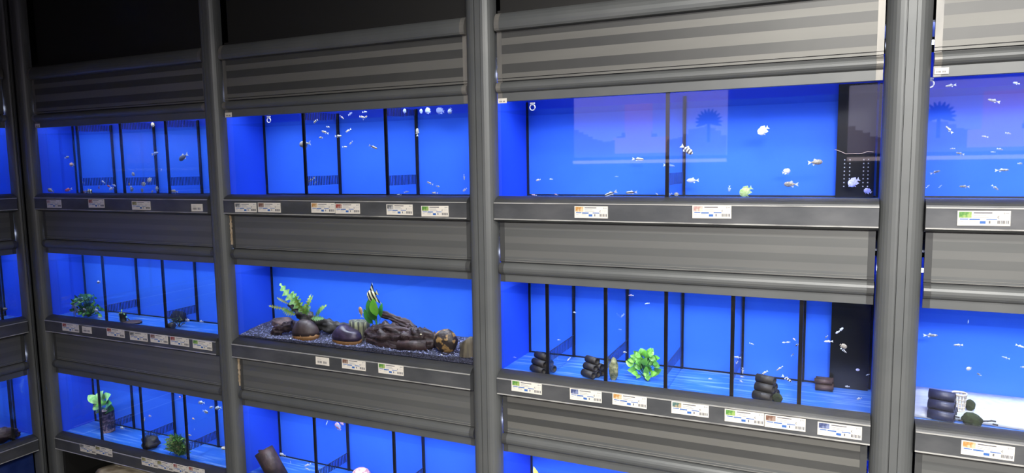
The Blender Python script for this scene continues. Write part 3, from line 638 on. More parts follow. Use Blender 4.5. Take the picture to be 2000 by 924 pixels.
for t in [(1528, 669, 1535, 669, 'mid', 'white', 'left white guppy of the nose-to-tail pair'), (1536, 669, 1543, 668, 'mid', 'white', 'right white guppy of the nose-to-tail pair'), (1473, 674, 1463, 669, 'slim', 'barb', 'black and white guppy high over the big tube stack'),
          (1433, 698, 1449, 698, 'slim', 'white', 'long white guppy at the fourth rear seam'), (1436, 714, 1442, 704, 'slim', 'white', 'white guppy nose-down under the long white one'), (1445, 736, 1454, 736, 'mid', 'white', 'white guppy just above the floor beside the fourth divider'),
          (1450, 731, 1451, 717, 'slim', 'grey', 'grey guppy upright beside the fourth rear seam'), (1445, 744, 1451, 746, 'mid', 'white', 'white guppy on the floor left of the big tube stack'), (1488, 731, 1500, 724, 'slim', 'barb', 'black-tailed guppy just above the big tube stack'),
          (1516, 724, 1530, 715, 'eel', 'brown', 'brown stick-like fish right above the big tube stack'), (1547, 746, 1526, 733, 'slim', 'barb', 'dark-tailed guppy heading down left of the fifth divider'), (1551, 690, 1545, 696, 'slim', 'dark', 'dark guppy left of the fifth divider'),
          (1553, 676, 1560, 672, 'mid', 'black', 'black guppy touching the fifth divider'), (1549, 661, 1554, 665, 'mid', 'pink', 'tiny pink guppy up left of the fifth divider'), (1647, 640, 1638, 648, 'mid', 'white', 'upper white guppy before the overflow box'),
          (1632, 652, 1640, 646, 'mid', 'white', 'second white guppy before the overflow box, just below the first'), (1609, 667, 1628, 667, 'slim', 'white', 'long white guppy at the left edge of the overflow box'), (1611, 661, 1617, 655, 'slim', 'dark', 'dark guppy left of the overflow box'),
          (1654, 689, 1641, 680, 'slim', 'barb', 'dark-backed white guppy in front of the overflow box'), (1654, 680, 1640, 672, 'tall', 'brown', 'brown fan-finned guppy in front of the overflow box'), (1672, 723, 1679, 722, 'tall', 'lav', 'lavender guppy low before the overflow box'),
          (1692, 733, 1698, 731, 'slim', 'white', 'tiny white guppy by the right post'), (1650, 755, 1660, 755, 'mid', 'grey', 'grey guppy at the foot of the overflow box'), (1673, 781, 1684, 776, 'mid', 'white', 'white guppy on the floor at the right end'), (1383, 740, 1391, 740, 'mid', 'white', 'white fish on the empty compartment floor'),
          (1088, 664, 1095, 664, 'slim', 'white', 'tiny white fish above the first grille'), (1108, 705, 1114, 698, 'slim', 'white', 'white fish rising behind the first divider'), (1120, 610, 1125, 611, 'mid', 'white', 'tiny white fish on the second rear seam'), (1207, 643, 1214, 644, 'slim', 'pale', 'faint fish right of the second divider'),
          (1226, 577, 1239, 577, 'slim', 'pink', 'pinkish fish under the shutter above the leafy plant'), (1259, 594, 1269, 592, 'slim', 'pale', 'faint pale fish over the leafy plant compartment'), (1216, 688, 1225, 688, 'mid', 'white', 'small white fish right of the lichen stone'), (1203, 690, 1208, 693, 'slim', 'white', 'tiny white fish above the lichen stone'),
          (1001, 698, 1009, 698, 'slim', 'pale', 'pale fish by the left side sheet'), (1212, 621, 1220, 612, 'slim', 'pale', 'pale slanting fish left of the third rear seam')]:
    fish(*t[:6], 2, 1, t[6]+', guppy tank', G)
G = 'fish in the white sand tank'
for t in [(1832, 655, 1802, 655, 'slim', 'silver', 'long silver fish nearest the post'), (1862, 674, 1882, 674, 'slim', 'silver', 'silver fish right of the one nearest the post'), (2001, 679, 1983, 673, 'slim', 'white', 'bright fish cut by the photo edge, upper one'),
          (1887, 722, 1898, 718, 'tall', 'white', 'white round fish in mid water above the net pot'), (2003, 717, 1993, 717, 'mid', 'lav', 'lavender fish cut by the photo edge, lower one'), (1956, 697, 1973, 701, 'slim', 'pale', 'faint pale fish in mid water'),
          (1908, 729, 1917, 734, 'mid', 'dark', 'dark fish right of the white round fish'), (1890, 632, 1892, 625, 'slim', 'pale', 'tiny pale fish near the shutter')]:
    fish(*t[:6], 3, 1, t[6]+', white sand tank', G)
b = MB(); b.blob((0, 0, 0), .03, .012, .01, n=8); b.leaf((-.02, 0, 0), (-.045, 0, .012), .02)
LF = LEFT @ Matrix.Translation((-.14, .06, B[1]+.04))
o = b.build('fish', F['brown']); o.matrix_world = LF; tag(o, 'brown fish at the very left edge in the side wall middle tank', 'fish')

# ------------------------------------------------------------------ things standing in the tanks
def stand(px, py, i, r, zo=.001, ymin=.012, back=.0):
    """base point of a thing that stands on a tank floor, seen at a photo pixel"""
    z = B[r]-.0115+zo; p = PZ(px, py, z); y = min(max(p.y, GY+ymin), GY+BD[i]-back)
    q = P(px, py, y); return Vector((q.x, y, z))
def mpp(px, py, Y):    # metres per photo pixel along the wall and up, at depth Y
    return (P(px+1, py, Y).x-P(px, py, Y).x), (P(px, py, Y).z-P(px, py+1, Y).z)

def ring(px, py, r_px, i, desc):
    c = P(px, py, GY+.02); s = mpp(px, py, GY+.02)[1]; R_ = r_px*s
    root = empty('suction_ring', desc, 'clip', 'white suction rings', ID, c)
    a = MB(); a.tube([(R_*math.cos(t*PI/10), 0, R_*math.sin(t*PI/10)) for t in range(21)], R_*.22, 0, 6, False); a.build('ring', M['white'], root)
    a = MB(); a.box((-R_*.9, -.002, R_*1.2), (R_*.9, .002, R_*1.8)); a.box((-R_*.2, -.001, R_*.9), (R_*.2, .001, R_*1.3)); a.build('clip', M['white'], root)
ring(525, 235, 4.5, 1, 'white suction ring near the top of the striped fish tank')
ring(1040, 210, 5.5, 2, 'white suction ring at the top left of the broad cichlid tank')
ring(1816, 164, 7, 3, 'large white suction ring at the right-hand top tank beside the post')

def tubestack(px, py, i, r, L, R_, rows, mt, what, zo=.001, yaw=0, gap=0):
    p = stand(px, py, i, r, zo, ymin=R_+.008); k = 0
    p.y = min(p.y, GY+BD[i]-(2*rows[0]-1)*R_-.006) if rows[0] > 1 else p.y
    p.y = max(p.y, GY+.008+R_); yo = max(0, L/2*abs(math.sin(yaw))-.012)
    for lv, n in enumerate(rows):
        for j in range(n):
            y = p.y+R_*lv+2*R_*j; z = p.z+R_+lv*R_*1.74; dx = random.uniform(-.004, .004)+.0*lv
            a = MB(); a.ring_tube((-L/2, 0, 0), (L/2, 0, 0), R_*.985, R_*.68, 0, 18)
            off = (y-p.y); o = a.build('clay_tube', mt); o.location = (p.x+dx-off*math.sin(yaw), p.y+yo+off*math.cos(yaw), z); o.rotation_euler = (0, 0, yaw)
            pos = ('bottom', 'middle', 'top')[lv] if len(rows) == 3 else ('lower', 'upper')[lv]
            nth = '' if n == 1 else (' front', ' second' if n > 2 else ' rear', ' rear')[j]
            tag(o, '%s%s tube of %s' % (pos, nth, what), 'tube', 'clay tubes in the tanks')
def rpx(px, py, n): return n*mpp(px, py, GY+.05)[1]
tubestack(1050, 729, 2, 1, .062, rpx(1050, 729, 6.6), [3, 2, 1], M['clay'], 'the black clay stack behind the first divider, guppy tank', yaw=-.5)
tubestack(1148, 737, 2, 1, .05, rpx(1148, 737, 6.9), [3, 2, 1], M['clay'], 'the black clay stack left of the second divider, guppy tank', yaw=-.5)
tubestack(1487, 782, 2, 1, .055, rpx(1487, 782, 8.2), [3, 2, 1], M['clay'], 'the black clay stack between the last two dividers, guppy tank', yaw=-.35)
tubestack(1608, 763, 2, 1, .05, rpx(1608, 763, 6.2), [2, 2], M['clayr'], 'the low brown stack by the overflow box, guppy tank')
tubestack(1836, 821, 3, 1, .062, rpx(1836, 821, 9.6), [3, 2, 1], M['clayb'], 'the blue-black stack in the white sand tank', yaw=-.3)

def rock(px, py, wpx, hpx, i, r, mt, name, desc, cat, zo=0, dep=.8, noise=.06, seed=1, tilt=0, ymin=.012):
    p = stand(px, py, i, r, zo, ymin=ymin); sx, sz = mpp(px, py, p.y); rx = wpx*min(sx, sz*1.15)/2; rz = hpx*sz/2*.98; ry = min(rx, .05)*dep
    p.y = min(max(p.y, GY+.008+ry), GY+BD[i]-ry*.9); p.x = P(px, py-hpx*.4, p.y).x
    a = MB(); a.blob((0, 0, rz*.9), rx, ry, rz, 0, 12, noise, None, seed)
    o = a.build(name, mt); o.location = p; o.rotation_euler = (0, tilt, 0); return tag(o, desc, cat)
# guppy tank
rock(1199, 742, 18, 45, 2, 1, M['lichen'], 'lichen_stone', 'upright greenish lichen-covered stone right of the second divider', 'stone', seed=4, noise=.1)
rock(1518, 786, 22, 19, 2, 1, M['moss'], 'flat_stone', 'round dark flat stone leaning beside the tall black tube stack', 'stone', seed=5, dep=.5)
# white sand tank
a = MB(); zf = B[1]-.0115; n = 24; x0, x1 = BX[3]; ya, yb_ = GY+.045, GY+BD[3]
def sandtop(u, v): return zf+.0105+.004*math.sin(u*9)*math.sin(v*3)+.012*v
vs = []; fs = []
for iu in range(n+1):
    x = x0+(x1-x0)*iu/n; f0 = ya+.008*math.sin(x*23)+.004*math.sin(x*61)
    prof = [(f0, zf+.002), (f0+.012, sandtop(x, .1))]+[(f0+.012+(yb_-f0-.012)*q/5, sandtop(x, q/5)) for q in range(1, 6)]+[(yb_, zf+.002)]
    vs += [(x, y, z) for y, z in prof]
k = 8
for iu in range(n):
    for q in range(k): fs.append((iu*k+q, (iu+1)*k+q, (iu+1)*k+(q+1) % k, iu*k+(q+1) % k))
fs += [tuple(range(k)), tuple(range(n*k+k-1, n*k-1, -1))]
a.add(vs, fs, 0, True); tag(a.build('sand', M['sand'], None, ID, (.7, .1, zf)), 'white sand bed over the rear of the right-hand tank floor', 'sand', kind='stuff')
rock(1895, 801, 22, 22, 3, 1, M['moss'], 'moss_ball', 'dark moss ball behind the net pot', 'moss ball', zo=.014, seed=6, ymin=.09)
rock(1898, 834, 44, 27, 3, 1, M['moss'], 'mossy_stone', 'dark mossy stone at the front edge of the white sand', 'stone', zo=.0, seed=7, noise=.08, ymin=.03)
for q, (px, py, ang) in enumerate([(1877, 823, .3), (1924, 824, .5), (1932, 824, .6), (1940, 824, -.2), (1944, 831, -.4), (1863, 820, 1.2), (1869, 816, -.3)]):
    p = stand(px, py, 3, 1, .012); a = MB(); a.tube([(-.006, 0, 0), (.006, 0, 0)], .0022, 0, 8)
    o = a.build('dark_pellet', M['black_wood']); o.location = p+Vector((0, 0, .002)); o.rotation_euler = (0, 0, ang)
    tag(o, ['dark pellet touching the left side of the mossy stone', 'first dark pellet right of the mossy stone', 'second dark pellet right of the mossy stone', 'longest-lying dark pellet of the group right of the stone', 'dark pellet farthest right of the mossy stone', 'dark pellet against the blue-black tubes', 'dark pellet between tubes and mossy stone'][q], 'pellet', 'dark pellets on the white sand')
p = stand(1872, 801, 3, 1, .014, ymin=.06); sx, sz = mpp(1872, 790, p.y); R_ = 15*sx; H_ = 34*sz
root = empty('net_pot', 'beige lattice net pot standing behind the blue-black tubes', 'pot', None, ID, p)
a = MB(); n = 14
for q in range(n):
    t = 2*PI*q/n; a.tube([(R_*.78*math.cos(t), R_*.78*math.sin(t), 0), (R_*math.cos(t), R_*math.sin(t), H_)], .0011, 0, 5)
for zz in (0.0, .22, .44, .66): rr = R_*(.78+.22*zz); a.tube([(rr*math.cos(t*PI/12), rr*math.sin(t*PI/12), H_*zz+.001) for t in range(25)], .0013, 0, 5, False)
a.build('lattice', M['net'], root)
a = MB(); a.ring_tube((0, 0, H_*.9), (0.00001, 0, H_), R_*1.06, R_*.9, 0, 20); a.build('rim', M['net'], root)

# plants ---------------------------------------------------------
def plant_bush(px, py, wpx, hpx, i, r, mats, n, lw, shape, desc, name='potted_plant', cat='plant', seed=1, zo=0, stemm='leafd', y=None, fl=.35, roots=None):
    random.seed(seed); p = stand(px, py, i, r, zo)
    if y is not None: p = Vector((P(px, py, y).x, y, p.z))
    sx, sz = mpp(px, py, p.y); W_ = wpx*sx; H_ = hpx*sz; p.y = min(max(p.y, GY+.03), GY+BD[i]-.03); dm = min(BD[i]*.4, W_*.4, p.y-GY-.008)
    root = empty(name, desc, cat, None, ID, p)
    st = MB(); lf = MB()
    for q in range(n):
        a_ = random.uniform(0, 2*PI); rr = math.sqrt(random.random()); zz = random.random()
        k = math.sin(PI*min(.95, .15+zz*.8))**.6
        c = Vector((math.cos(a_)*rr*W_*.42*k, math.sin(a_)*rr*dm*.8, H_*(.12+.76*zz)))
        st.tube([(0, 0, .0), c*.5+Vector((0, 0, .004)), c], .0008, 0, 4)
        d = Vector((c.x/W_*2+random.uniform(-.3, .3), random.uniform(-.6, .1), random.uniform(-.3, .6))).normalized()
        L = lw*random.uniform(.8, 1.2)
        tip = c+d*L; tip.y = max(min(tip.y, dm), -dm); tip.z = max(tip.z, .003)
        lf.leaf(c, tip, L*({'strap': .16, 'heart': .85}.get(shape, .62)), random.randrange(len(mats)), .1, (random.uniform(-.5, .5), -1, random.uniform(0, .8)), shape)
    st.build('stem', M[stemm], root); lf.build('foliage', [M[m] for m in mats], root)
    random.seed(seed+50); return root, p, W_, H_
plant_bush(1260, 738, 58, 57, 2, 1, ['leaf', 'leafb', 'leaf'], 62, .024, 'heart', 'bright green trailing leafy plant in the third compartment, guppy tank', 'leafy_plant', seed=3)
plant_bush(173, 619, 56, 46, 0, 1, ['leafd', 'leaf', 'leafd'], 110, .026, 'oval', 'dark green bushy plant in the left compartment, behind a white angelfish', 'bushy_plant', seed=5)
plant_bush(347, 892, 50, 43, 0, 2, ['leafd', 'leaf', 'leafo'], 420, .024, 'strap', 'fine grassy green tuft behind the third divider, broad-leaf plant tank', 'grassy_plant', seed=6)
plant_bush(349, 612, 30, 24, 0, 1, ['leafo', 'leafd'], 20, .018, 'strap', 'small spiky olive plant behind the second grille, potted plant tank', 'spiky_plant', seed=8, y=.085, stemm='black_wood')
# potted small plant
root, p, W_, H_ = plant_bush(236, 632, 20, 28, 0, 1, ['leafo', 'leafd', 'leafp'], 14, .013, 'oval', 'small plant in a black pot on the middle compartment floor', 'potted_plant', seed=9)
sx, sz = mpp(236, 632, p.y); a = MB(); a.tube([(0, 0, .0005), (0, 0, 19*sz)], [6.5*sz*.8, 6.5*sz], 0, 14); a.build('pot', M['potb'], root)
# black ball, wood piece
rock(335, 643, 14, 14, 0, 1, M['potb'], 'black_ball', 'glossy black ball on the floor right of the second divider', 'ball', noise=0, dep=1, seed=2)
rock(348, 626, 26, 22, 0, 1, M['black_wood'], 'wood_piece', 'dark wood lump under the spiky olive plant', 'wood', noise=.12, seed=3, ymin=.055)
rock(260, 636, 32, 5, 0, 1, M['clayr'], 'flat_wood_piece', 'thin flat brown wood piece right of the small black pot', 'wood', noise=.05, seed=13)
rock(293, 880, 28, 24, 0, 2, M['black_wood'], 'wood_piece', 'small jagged dark wood piece right of the second divider, broad-leaf plant tank', 'wood', noise=.22, seed=9)
rock(437, 875, 9, 6, 0, 2, M['shell'], 'snail', 'tan snail on the floor by the right post', 'snail', noise=.02, seed=9, ymin=.05)
# broad-leaf plant in woven pot
p = stand(211, 842, 0, 2); sx, sz = mpp(211, 842, p.y); p.y = max(p.y, GY+.035)
root = empty('potted_plant', 'broad-leaved pale green plant in a tall woven brown pot', 'plant', None, ID, p)
a = MB(); pw = 13.0*sz; a.tube([(0, 0, .0), (0, 0, 41*sz)], [pw*.95, pw], 0, 16); a.build('woven_pot', M['pott'], root)
lf = MB(); st = MB(); top = Vector((0, 0, 41*sz))
for (tx, ty, wl, mm) in [(-27, 24, 8, 0), (-18, 10, 12, 0), (-10, 32, 14, 0), (2, 38, 15, 0), (15, 33, 14, 0), (-4, 18, 15, 1), (8, 14, 12, 1), (18, 18, 10, 1), (-15, -2, 9, 2), (12, 2, 9, 2), (20, 6, 9, 2)]:
    tip = top+Vector((tx*sx, -.012+random.uniform(-.01, .004), ty*sz)); bs = top+Vector((tx*sx*.35, -.004, max(0, ty)*sz*.45))
    st.tube([top-Vector((0, 0, .005)), bs], .001, 0, 5); lf.leaf(bs, tip, wl*sx*1.45, mm, .18, (random.uniform(-.3, .3), -1, .7), 'oval')
st.build('stem', M['leaf'], root); lf.build('foliage', [M['leafp'], M['leafb'], M['leafd']], root)

# driftwood tank ---------------------------------------------------------
x0, x1 = BX[1]; zf = B[1]; d = BD[1]
def gz(x, y):
    u = (x-x0)/(x1-x0); v = (y-GY)/d
    return zf+.006+.014*u+.026*v*(1-.3*u)+.003*math.sin(x*31)*math.sin(y*40)
a = MB(); nu, nv = 90, 12; vs = []; fs = []
for iu in range(nu+1):
    for iv in range(nv+1):
        x = x0-.01+(x1-x0+.02)*iu/nu; y = GY+.0028+d*iv/nv; vs.append((x, y, gz(x, y)+random.uniform(-.0012, .0012)))
for iu in range(nu):
    for iv in range(nv): q = iu*(nv+1)+iv; fs.append((q, q+nv+1, q+nv+2, q+1))
a.add(vs, fs, 0, False)
nb = len(vs)
for x, y in [(x0-.01+(x1-x0+.02)*q/nu, GY+.0028) for q in range(nu)]:
    x2 = x+(x1-x0+.02)/nu; a.add([(x, y, zf+.001), (x2, y, zf+.001), (x2, y, gz(x2, y)), (x, y, gz(x, y))], [(0, 1, 2, 3)])
rg = random.Random(3)
for q in range(3600):
    x = rg.uniform(x0, x1); y = GY+.004+(d-.008)*rg.random()**1.5; z = gz(x, y)+.0008; s_ = rg.uniform(.002, .0042); t = rg.uniform(0, PI)
    c_, s2 = math.cos(t)*s_, math.sin(t)*s_
    a.add([(x+c_, y+s2, z), (x-s2, y+c_, z), (x-c_, y-s2, z), (x+s2, y-c_, z), (x, y, z+s_*.9)], [(0, 1, 4), (1, 2, 4), (2, 3, 4), (3, 0, 4)], 1 if rg.random() < .33 else 0)
tag(a.build('gravel', [M['gravel'], mat('light_gravel_grains', (.22, .24, .42), .4)], None, ID, (-1.7, .08, zf)), 'blue-black gravel covering the driftwood tank floor', 'gravel', kind='stuff')
def gstand(px, py, dy=0):
    z = zf+.02
    for _ in range(6):
        q = PZ(px, py, z); y = min(max(q.y, GY+.012), GY+d-.02); q = P(px, py, y); z = gz(q.x, y)
    return Vector((q.x, y, z-.002))
def dome(px, py, wpx, hpx, mt, desc, seed, tilt=0, dimple=False):
    p = gstand(px, py); sx, sz = mpp(px, py, p.y); rx = wpx*sx/2; H_ = hpx*sz; ry = min(rx*.95, .04); p.y = max(p.y, GY+.008+ry)
    root = empty('coconut_shell', desc, 'coconut shell', 'halved coconut shells', ID, p); root.rotation_euler = (0, tilt, 0)
    fn = (lambda v: Vector((v.x, v.y, v.z-.25*H_*math.exp(-((v.x-rx*.3)**2+v.y**2)/(rx*.35)**2)*(v.z > 0)))) if dimple else None
    a = MB(); a.blob((0, 0, H_*.22), rx, ry, H_*.78, 0, 14, .02, 0.0, seed, fn); a.build('husk', mt, root)
    a = MB(); vs = []; fs = []; n = 26
    for k, (q, z) in enumerate(((.93, 0), (.99, H_*.1), (.985, H_*.24), (.8, H_*.25))):
        for j in range(n): t = 2*PI*j/n; vs.append((rx*q*math.cos(t), ry*q*math.sin(t), z+(.003*math.sin(j*2.3) if k == 2 else 0)))
    for k in range(3):
        for j in range(n): j2 = (j+1) % n; fs.append((k*n+j, k*n+j2, (k+1)*n+j2, (k+1)*n+j))
    a.add(vs, fs, 0, True); o = a.build('cut_rim', M['rim'], root); o['label'] = 'tan cut rim'
dome(586, 671, 48, 38, M['coco'], 'brown domed coconut shell with tan rim, left one', 3, -.05)
dome(667, 675, 54, 37, M['cocov'], 'purple-black dimpled coconut shell with tan rim', 4, 0, True)
p = gstand(871, 687); sx, sz = mpp(871, 687, p.y); p.y = max(p.y, GY+.04)
a = MB(); a.blob((0, 0, 22*sz), 22*sx, .032, 23*sz, 0, 14, .03, None, 5); o = a.build('coconut', M['cocop']); o.location = p; tag(o, 'whole brown coconut with tan patches at the right', 'coconut')
p = gstand(617, 661); a = MB(); a.blob((0, 0, .009), .012, .008, .0095, 0, 9, .12, None, 8); a.tube([(.003, -.006, .012), (.008, -.008, .02)], [.004, .001])
o = a.build('snail_shell', M['shell']); o.location = p; tag(o, 'small cream snail shell between the two coconut shells', 'shell')
def stump(px, py, wpx, hpx, mt, desc, seed, sharp=False, ymin=.03):
    p = gstand(px, py); p.y = max(p.y, GY+ymin); p.x = P(px, py-15, p.y).x; p.z = gz(p.x, p.y)-.002; sx, sz = mpp(px, py, p.y); R_ = wpx*sx/2; H_ = hpx*sz
    rd = random.Random(seed); n = 22; vs = []; fs = []; rr = [R_*(1+rd.uniform(-.09, .09)) for _ in range(n)]
    lv = [(0, 1.05), (.3, .97), (.7, .98), (1, 1), (1.02, .6), (1.0, .02)]
    for t, q in lv:
        for j in range(n):
            an = 2*PI*j/n; zt = H_*t
            if sharp and t >= .7: zt = H_*(t*(.62+.38*max(0, math.cos(an-2.6+PI))))if q > .1 else H_*.6
            vs.append((rr[j]*q*math.cos(an), min(rr[j], .03)*q*math.sin(an), zt))
    for k in range(len(lv)-1):
        for j in range(n): j2 = (j+1) % n; fs.append((k*n+j, k*n+j2, (k+1)*n+j2, (k+1)*n+j))
    a = MB(); a.add(vs, fs, 0, True); o = a.build('stump', mt); o.location = p; tag(o, desc, 'stump')
stump(703, 664, 37, 33, M['petri'], 'pale green striped stump left of the big driftwood', 3, ymin=.095)
stump(914, 694, 32, 38, M['petri2'], 'grey-brown stump at the right end by the post', 4, True)
def drift(name, paths, mt, desc, cat='driftwood', smash=.7):
    b = MB()
    for pts in paths:
        P3 = [(P(px, py, y), rp*mpp(px, py, y)[1]) for px, py, y, rp in pts]
        # resample for gnarl
        cs = []; rs = []
        for (a0, r0), (a1, r1) in zip(P3[:-1], P3[1:]):
            for k in range(10):
                t = k/10; t2 = t*t*(3-2*t); cs.append(a0.lerp(a1, t)); rs.append((r0+(r1-r0)*t2)*(1+.05*math.sin(len(cs)*.9+pts[0][1])+random.uniform(-.05, .05)))
        cs.append(P3[-1][0]); rs.append(P3[-1][1])
        n0 = len(b.v); b.tube(cs, rs, 0, 30); dth = random.uniform(0, 6)
        for k in range(n0, len(b.v)):
            ki = (k-n0)//30; ci = cs[min(ki, len(cs)-1)]; v = Vector(b.v[k]); j = (k-n0) % 30; th = j/30*2*PI
            v = ci+(v-ci)*(1+.13*math.sin(th*3+dth+ki*.13)+.09*math.sin(th*7+ki*.21+dth*2)+.05*math.sin(th*2-ki*.5)+random.uniform(-.02, .02)+.5*noise.fractal(Vector((v.x*28, v.y*60, v.z*75)), .8, 2.2, 4)); y = ci.y+(v.y-ci.y)*smash
            b.v[k] = (v.x, min(max(y, GY+.007), GY+d-.001), v.z)
    base = P(paths[0][0][0], paths[0][0][1], paths[0][0][2]); o = b.build(name, mt, None, ID, base); return tag(o, desc, cat)
drift('driftwood', [[(566, 592, .10, 5), (582, 606, .10, 9), (598, 622, .10, 15), (605, 638, .10, 15)], [(610, 632, .105, 11), (640, 636, .11, 11), (668, 638, .12, 8), (690, 640, .12, 6)]], M['black_wood'], 'black forked driftwood carrying the fern, with a long root to the right')
drift('driftwood', [[(572, 634, .07, 7), (555, 640, .065, 9), (540, 648, .06, 8), (530, 654, .055, 4)]], M['wood'], 'gnarled dark wood root beside the left coconut shell')
drift('driftwood', [[(748, 614, .11, 6), (770, 622, .105, 7), (796, 636, .10, 8), (812, 644, .09, 7)], [(712, 655, .07, 5), (724, 654, .07, 13), (750, 656, .07, 21), (785, 660, .07, 19), (812, 662, .07, 21), (838, 664, .07, 18), (856, 668, .075, 9)], [(730, 644, .06, 4), (760, 643, .062, 9), (800, 650, .065, 8), (836, 650, .07, 7), (852, 656, .07, 4)], [(716, 664, .055, 4), (745, 670, .045, 8), (775, 676, .045, 7), (800, 672, .05, 5)], [(790, 652, .09, 3), (796, 640, .09, 4), (802, 634, .09, 2)], [(806, 640, .08, 3), (818, 646, .08, 6), (840, 654, .08, 8)]], M['wood'], 'big dark purple-brown driftwood with a branch rising to the left')
rock(553, 640, 40, 22, 1, 1, M['stone'], 'brown_stone', 'rough pink-brown stone behind the gnarled root', 'stone', zo=.02, seed=11, noise=.1, ymin=.1)
# hollow log
p = gstand(802, 687); sx, sz = mpp(802, 687, p.y); p.y = max(p.y, GY+.028); R_ = 10*sz; a = MB(); a.ring_tube((-27*sx, -.004, R_-.004), (25*sx, .012, R_+.004), R_, R_*.55, 0, 18)
o = a.build('hollow_log', M['clayr']); o.location = p; tag(o, 'short reddish brown hollow log lying before the big driftwood', 'log')
# fern
p = P(598, 618, .085); sx, sz = mpp(598, 618, .085); root = empty('fern', 'green fern with lobed fronds growing on the black driftwood', 'fern', None, ID, p)
a = MB()
for tx, ty, wl, mm, bx, by in [(555, 556, 16, 0, 598, 612), (572, 572, 15, 0, 600, 612), (586, 574, 13, 1, 600, 614), (616, 575, 8, 1, 600, 612), (608, 574, 7, 2, 600, 612), (643, 590, 7, 1, 622, 614), (635, 592, 6, 0, 618, 616), (532, 601, 6, 2, 560, 607), (558, 604, 13, 1, 578, 616), (548, 584, 5, 2, 566, 596), (636, 617, 9, 0, 610, 620), (601, 592, 9, 1, 600, 613), (606, 598, 9, 0, 600, 615)]:
    tip = Vector(((tx-598)*sx, random.uniform(-.025, .01), (618-ty)*sz)); bs = Vector(((bx-598)*sx, -.005, (618-by)*sz))
    a.leaf(bs, tip, wl*sx*1.05, mm, .08, (random.uniform(-.3, .3), -1, .3), 'lobed')
a.build('frond', [mat('fern_green', (.05, .19, .04), .45, col2=(.24, .42, .16), scale=70), mat('fern_yellow_green', (.10, .26, .04), .45, col2=(.28, .4, .1), scale=60), M['leafo']], root)
# broad leaf plant
p = P(737, 640, .075); sx, sz = mpp(737, 640, .075); root = empty('broad_leaf_plant', 'upright plant with broad green leaves growing behind the big driftwood', 'plant', None, ID, p)
a = MB(); st = MB()
for tx, ty, wl, mm, bx, by in [(741, 580, 17, 1, 741, 616), (720, 586, 18, 0, 732, 620), (731, 590, 16, 0, 738, 622), (711, 606, 12, 0, 728, 634), (746, 592, 9, 0, 743, 620), (734, 562, 12, 0, 738, 588), (726, 600, 14, 0, 735, 626)]:
    y_ = -.03 if mm else random.uniform(-.02, .01); tip = Vector(((tx-737)*sx, y_, (640-ty)*sz)); bs = Vector(((bx-737)*sx, y_*.5, (640-by)*sz))
    a.leaf(bs, tip, wl*sx*1.15, mm, .06, (0, -1, .2), 'oval'); st.tube([(0, 0, 0), bs], .0011, 0, 5)
st.build('stem', M['leaf'], root); a.build('leaf_blade', [M['leafd'], M['leafb']], root)
for px, py, de in [(568, 668, 'tiny white pebble at the front left of the gravel'), (863, 697, 'white pebble on the gravel near the right coconut'), (811, 678, 'pale pebble beside the hollow log'), (822, 655, 'pale speck of stone on the big driftwood')]:
    p = gstand(px, py) if py != 655 else P(822, 655, .035); a = MB(); a.blob((0, 0, .003), .004, .003, .003, 0, 6, .1, None, px); o = a.build('pebble', M['white'] if px == 568 or px == 863 else M['shell']); o.location = p; tag(o, de, 'pebble', 'pale pebbles')

# log tank ---------------------------------------------------------
A0 = P(515, 880, .06); A1 = P(540, 925, .06); a = MB(); a.ring_tube(A0, A0+(A1-A0)*1.25, 14*mpp(528, 900, .06)[0], 9*mpp(528, 900, .06)[0], 0, 20)
a.blob(A0+(A1-A0)*.06, .9*14*mpp(528, 900, .06)[0], .012, .006, 0, 8, .1); tag(a.build('hollow_log', M['clayr'], None, ID, A0), 'brown ribbed log leaning in the bottom tank of the second bay', 'log')
p = P(703, 936, .06); a = MB(); R_ = 20*mpp(703, 930, .06)[0]*.85; a.blob((0, 0, 0), R_, R_*.9, R_, 0, 14, .01, None, 1); o = a.build('coral_ball', M['coral']); p.y = .07; o.location = p; tag(o, 'pinkish netted ball peeking over the bottom edge', 'ball')
# yellow leaf in the third bay's bottom tank
A1 = P(1042, 911, .06); A0 = P(1064, 945, .06); root = empty('broad_leaf_plant', 'plant with one yellow leaf tip showing at the bottom edge', 'plant', None, ID, Vector((A0.x, .06, B[2]+.001)))
a = MB(); q = Vector((A0.x, .06, B[2]+.001)); a.leaf(A0-q, A1-q, .026, 0, .2, (0, -1, .2), 'oval'); a.build('leaf_blade', M['yellow'], root)
a = MB(); a.tube([(0, 0, 0), A0-q], .0015, 0, 5); a.build('stem', M['leaf'], root)

# side wall bottom tank: reddish wood, black back
b = MB(); b.blob((-.19, .05, B[2]+.03), .06, .035, .034, 0, 14, .14, None, 4); b.blob((-.14, .06, B[2]+.012), .035, .03, .018, 0, 10, .15, None, 6)
tag(b.build('driftwood', M['wood'], None, LEFT, (-.19, .05, B[2])), 'reddish brown wood lump in the side wall bottom tank', 'driftwood')
b = MB(); b.box((-.6, .13, B[2]+.002), (-.205, .158, T[2]+.02)); tag(b.build('black_filter_box', M['shaft'], None, LEFT, (-.4, .11, B[2])), 'black filter box behind the reddish wood at the left edge', 'box')

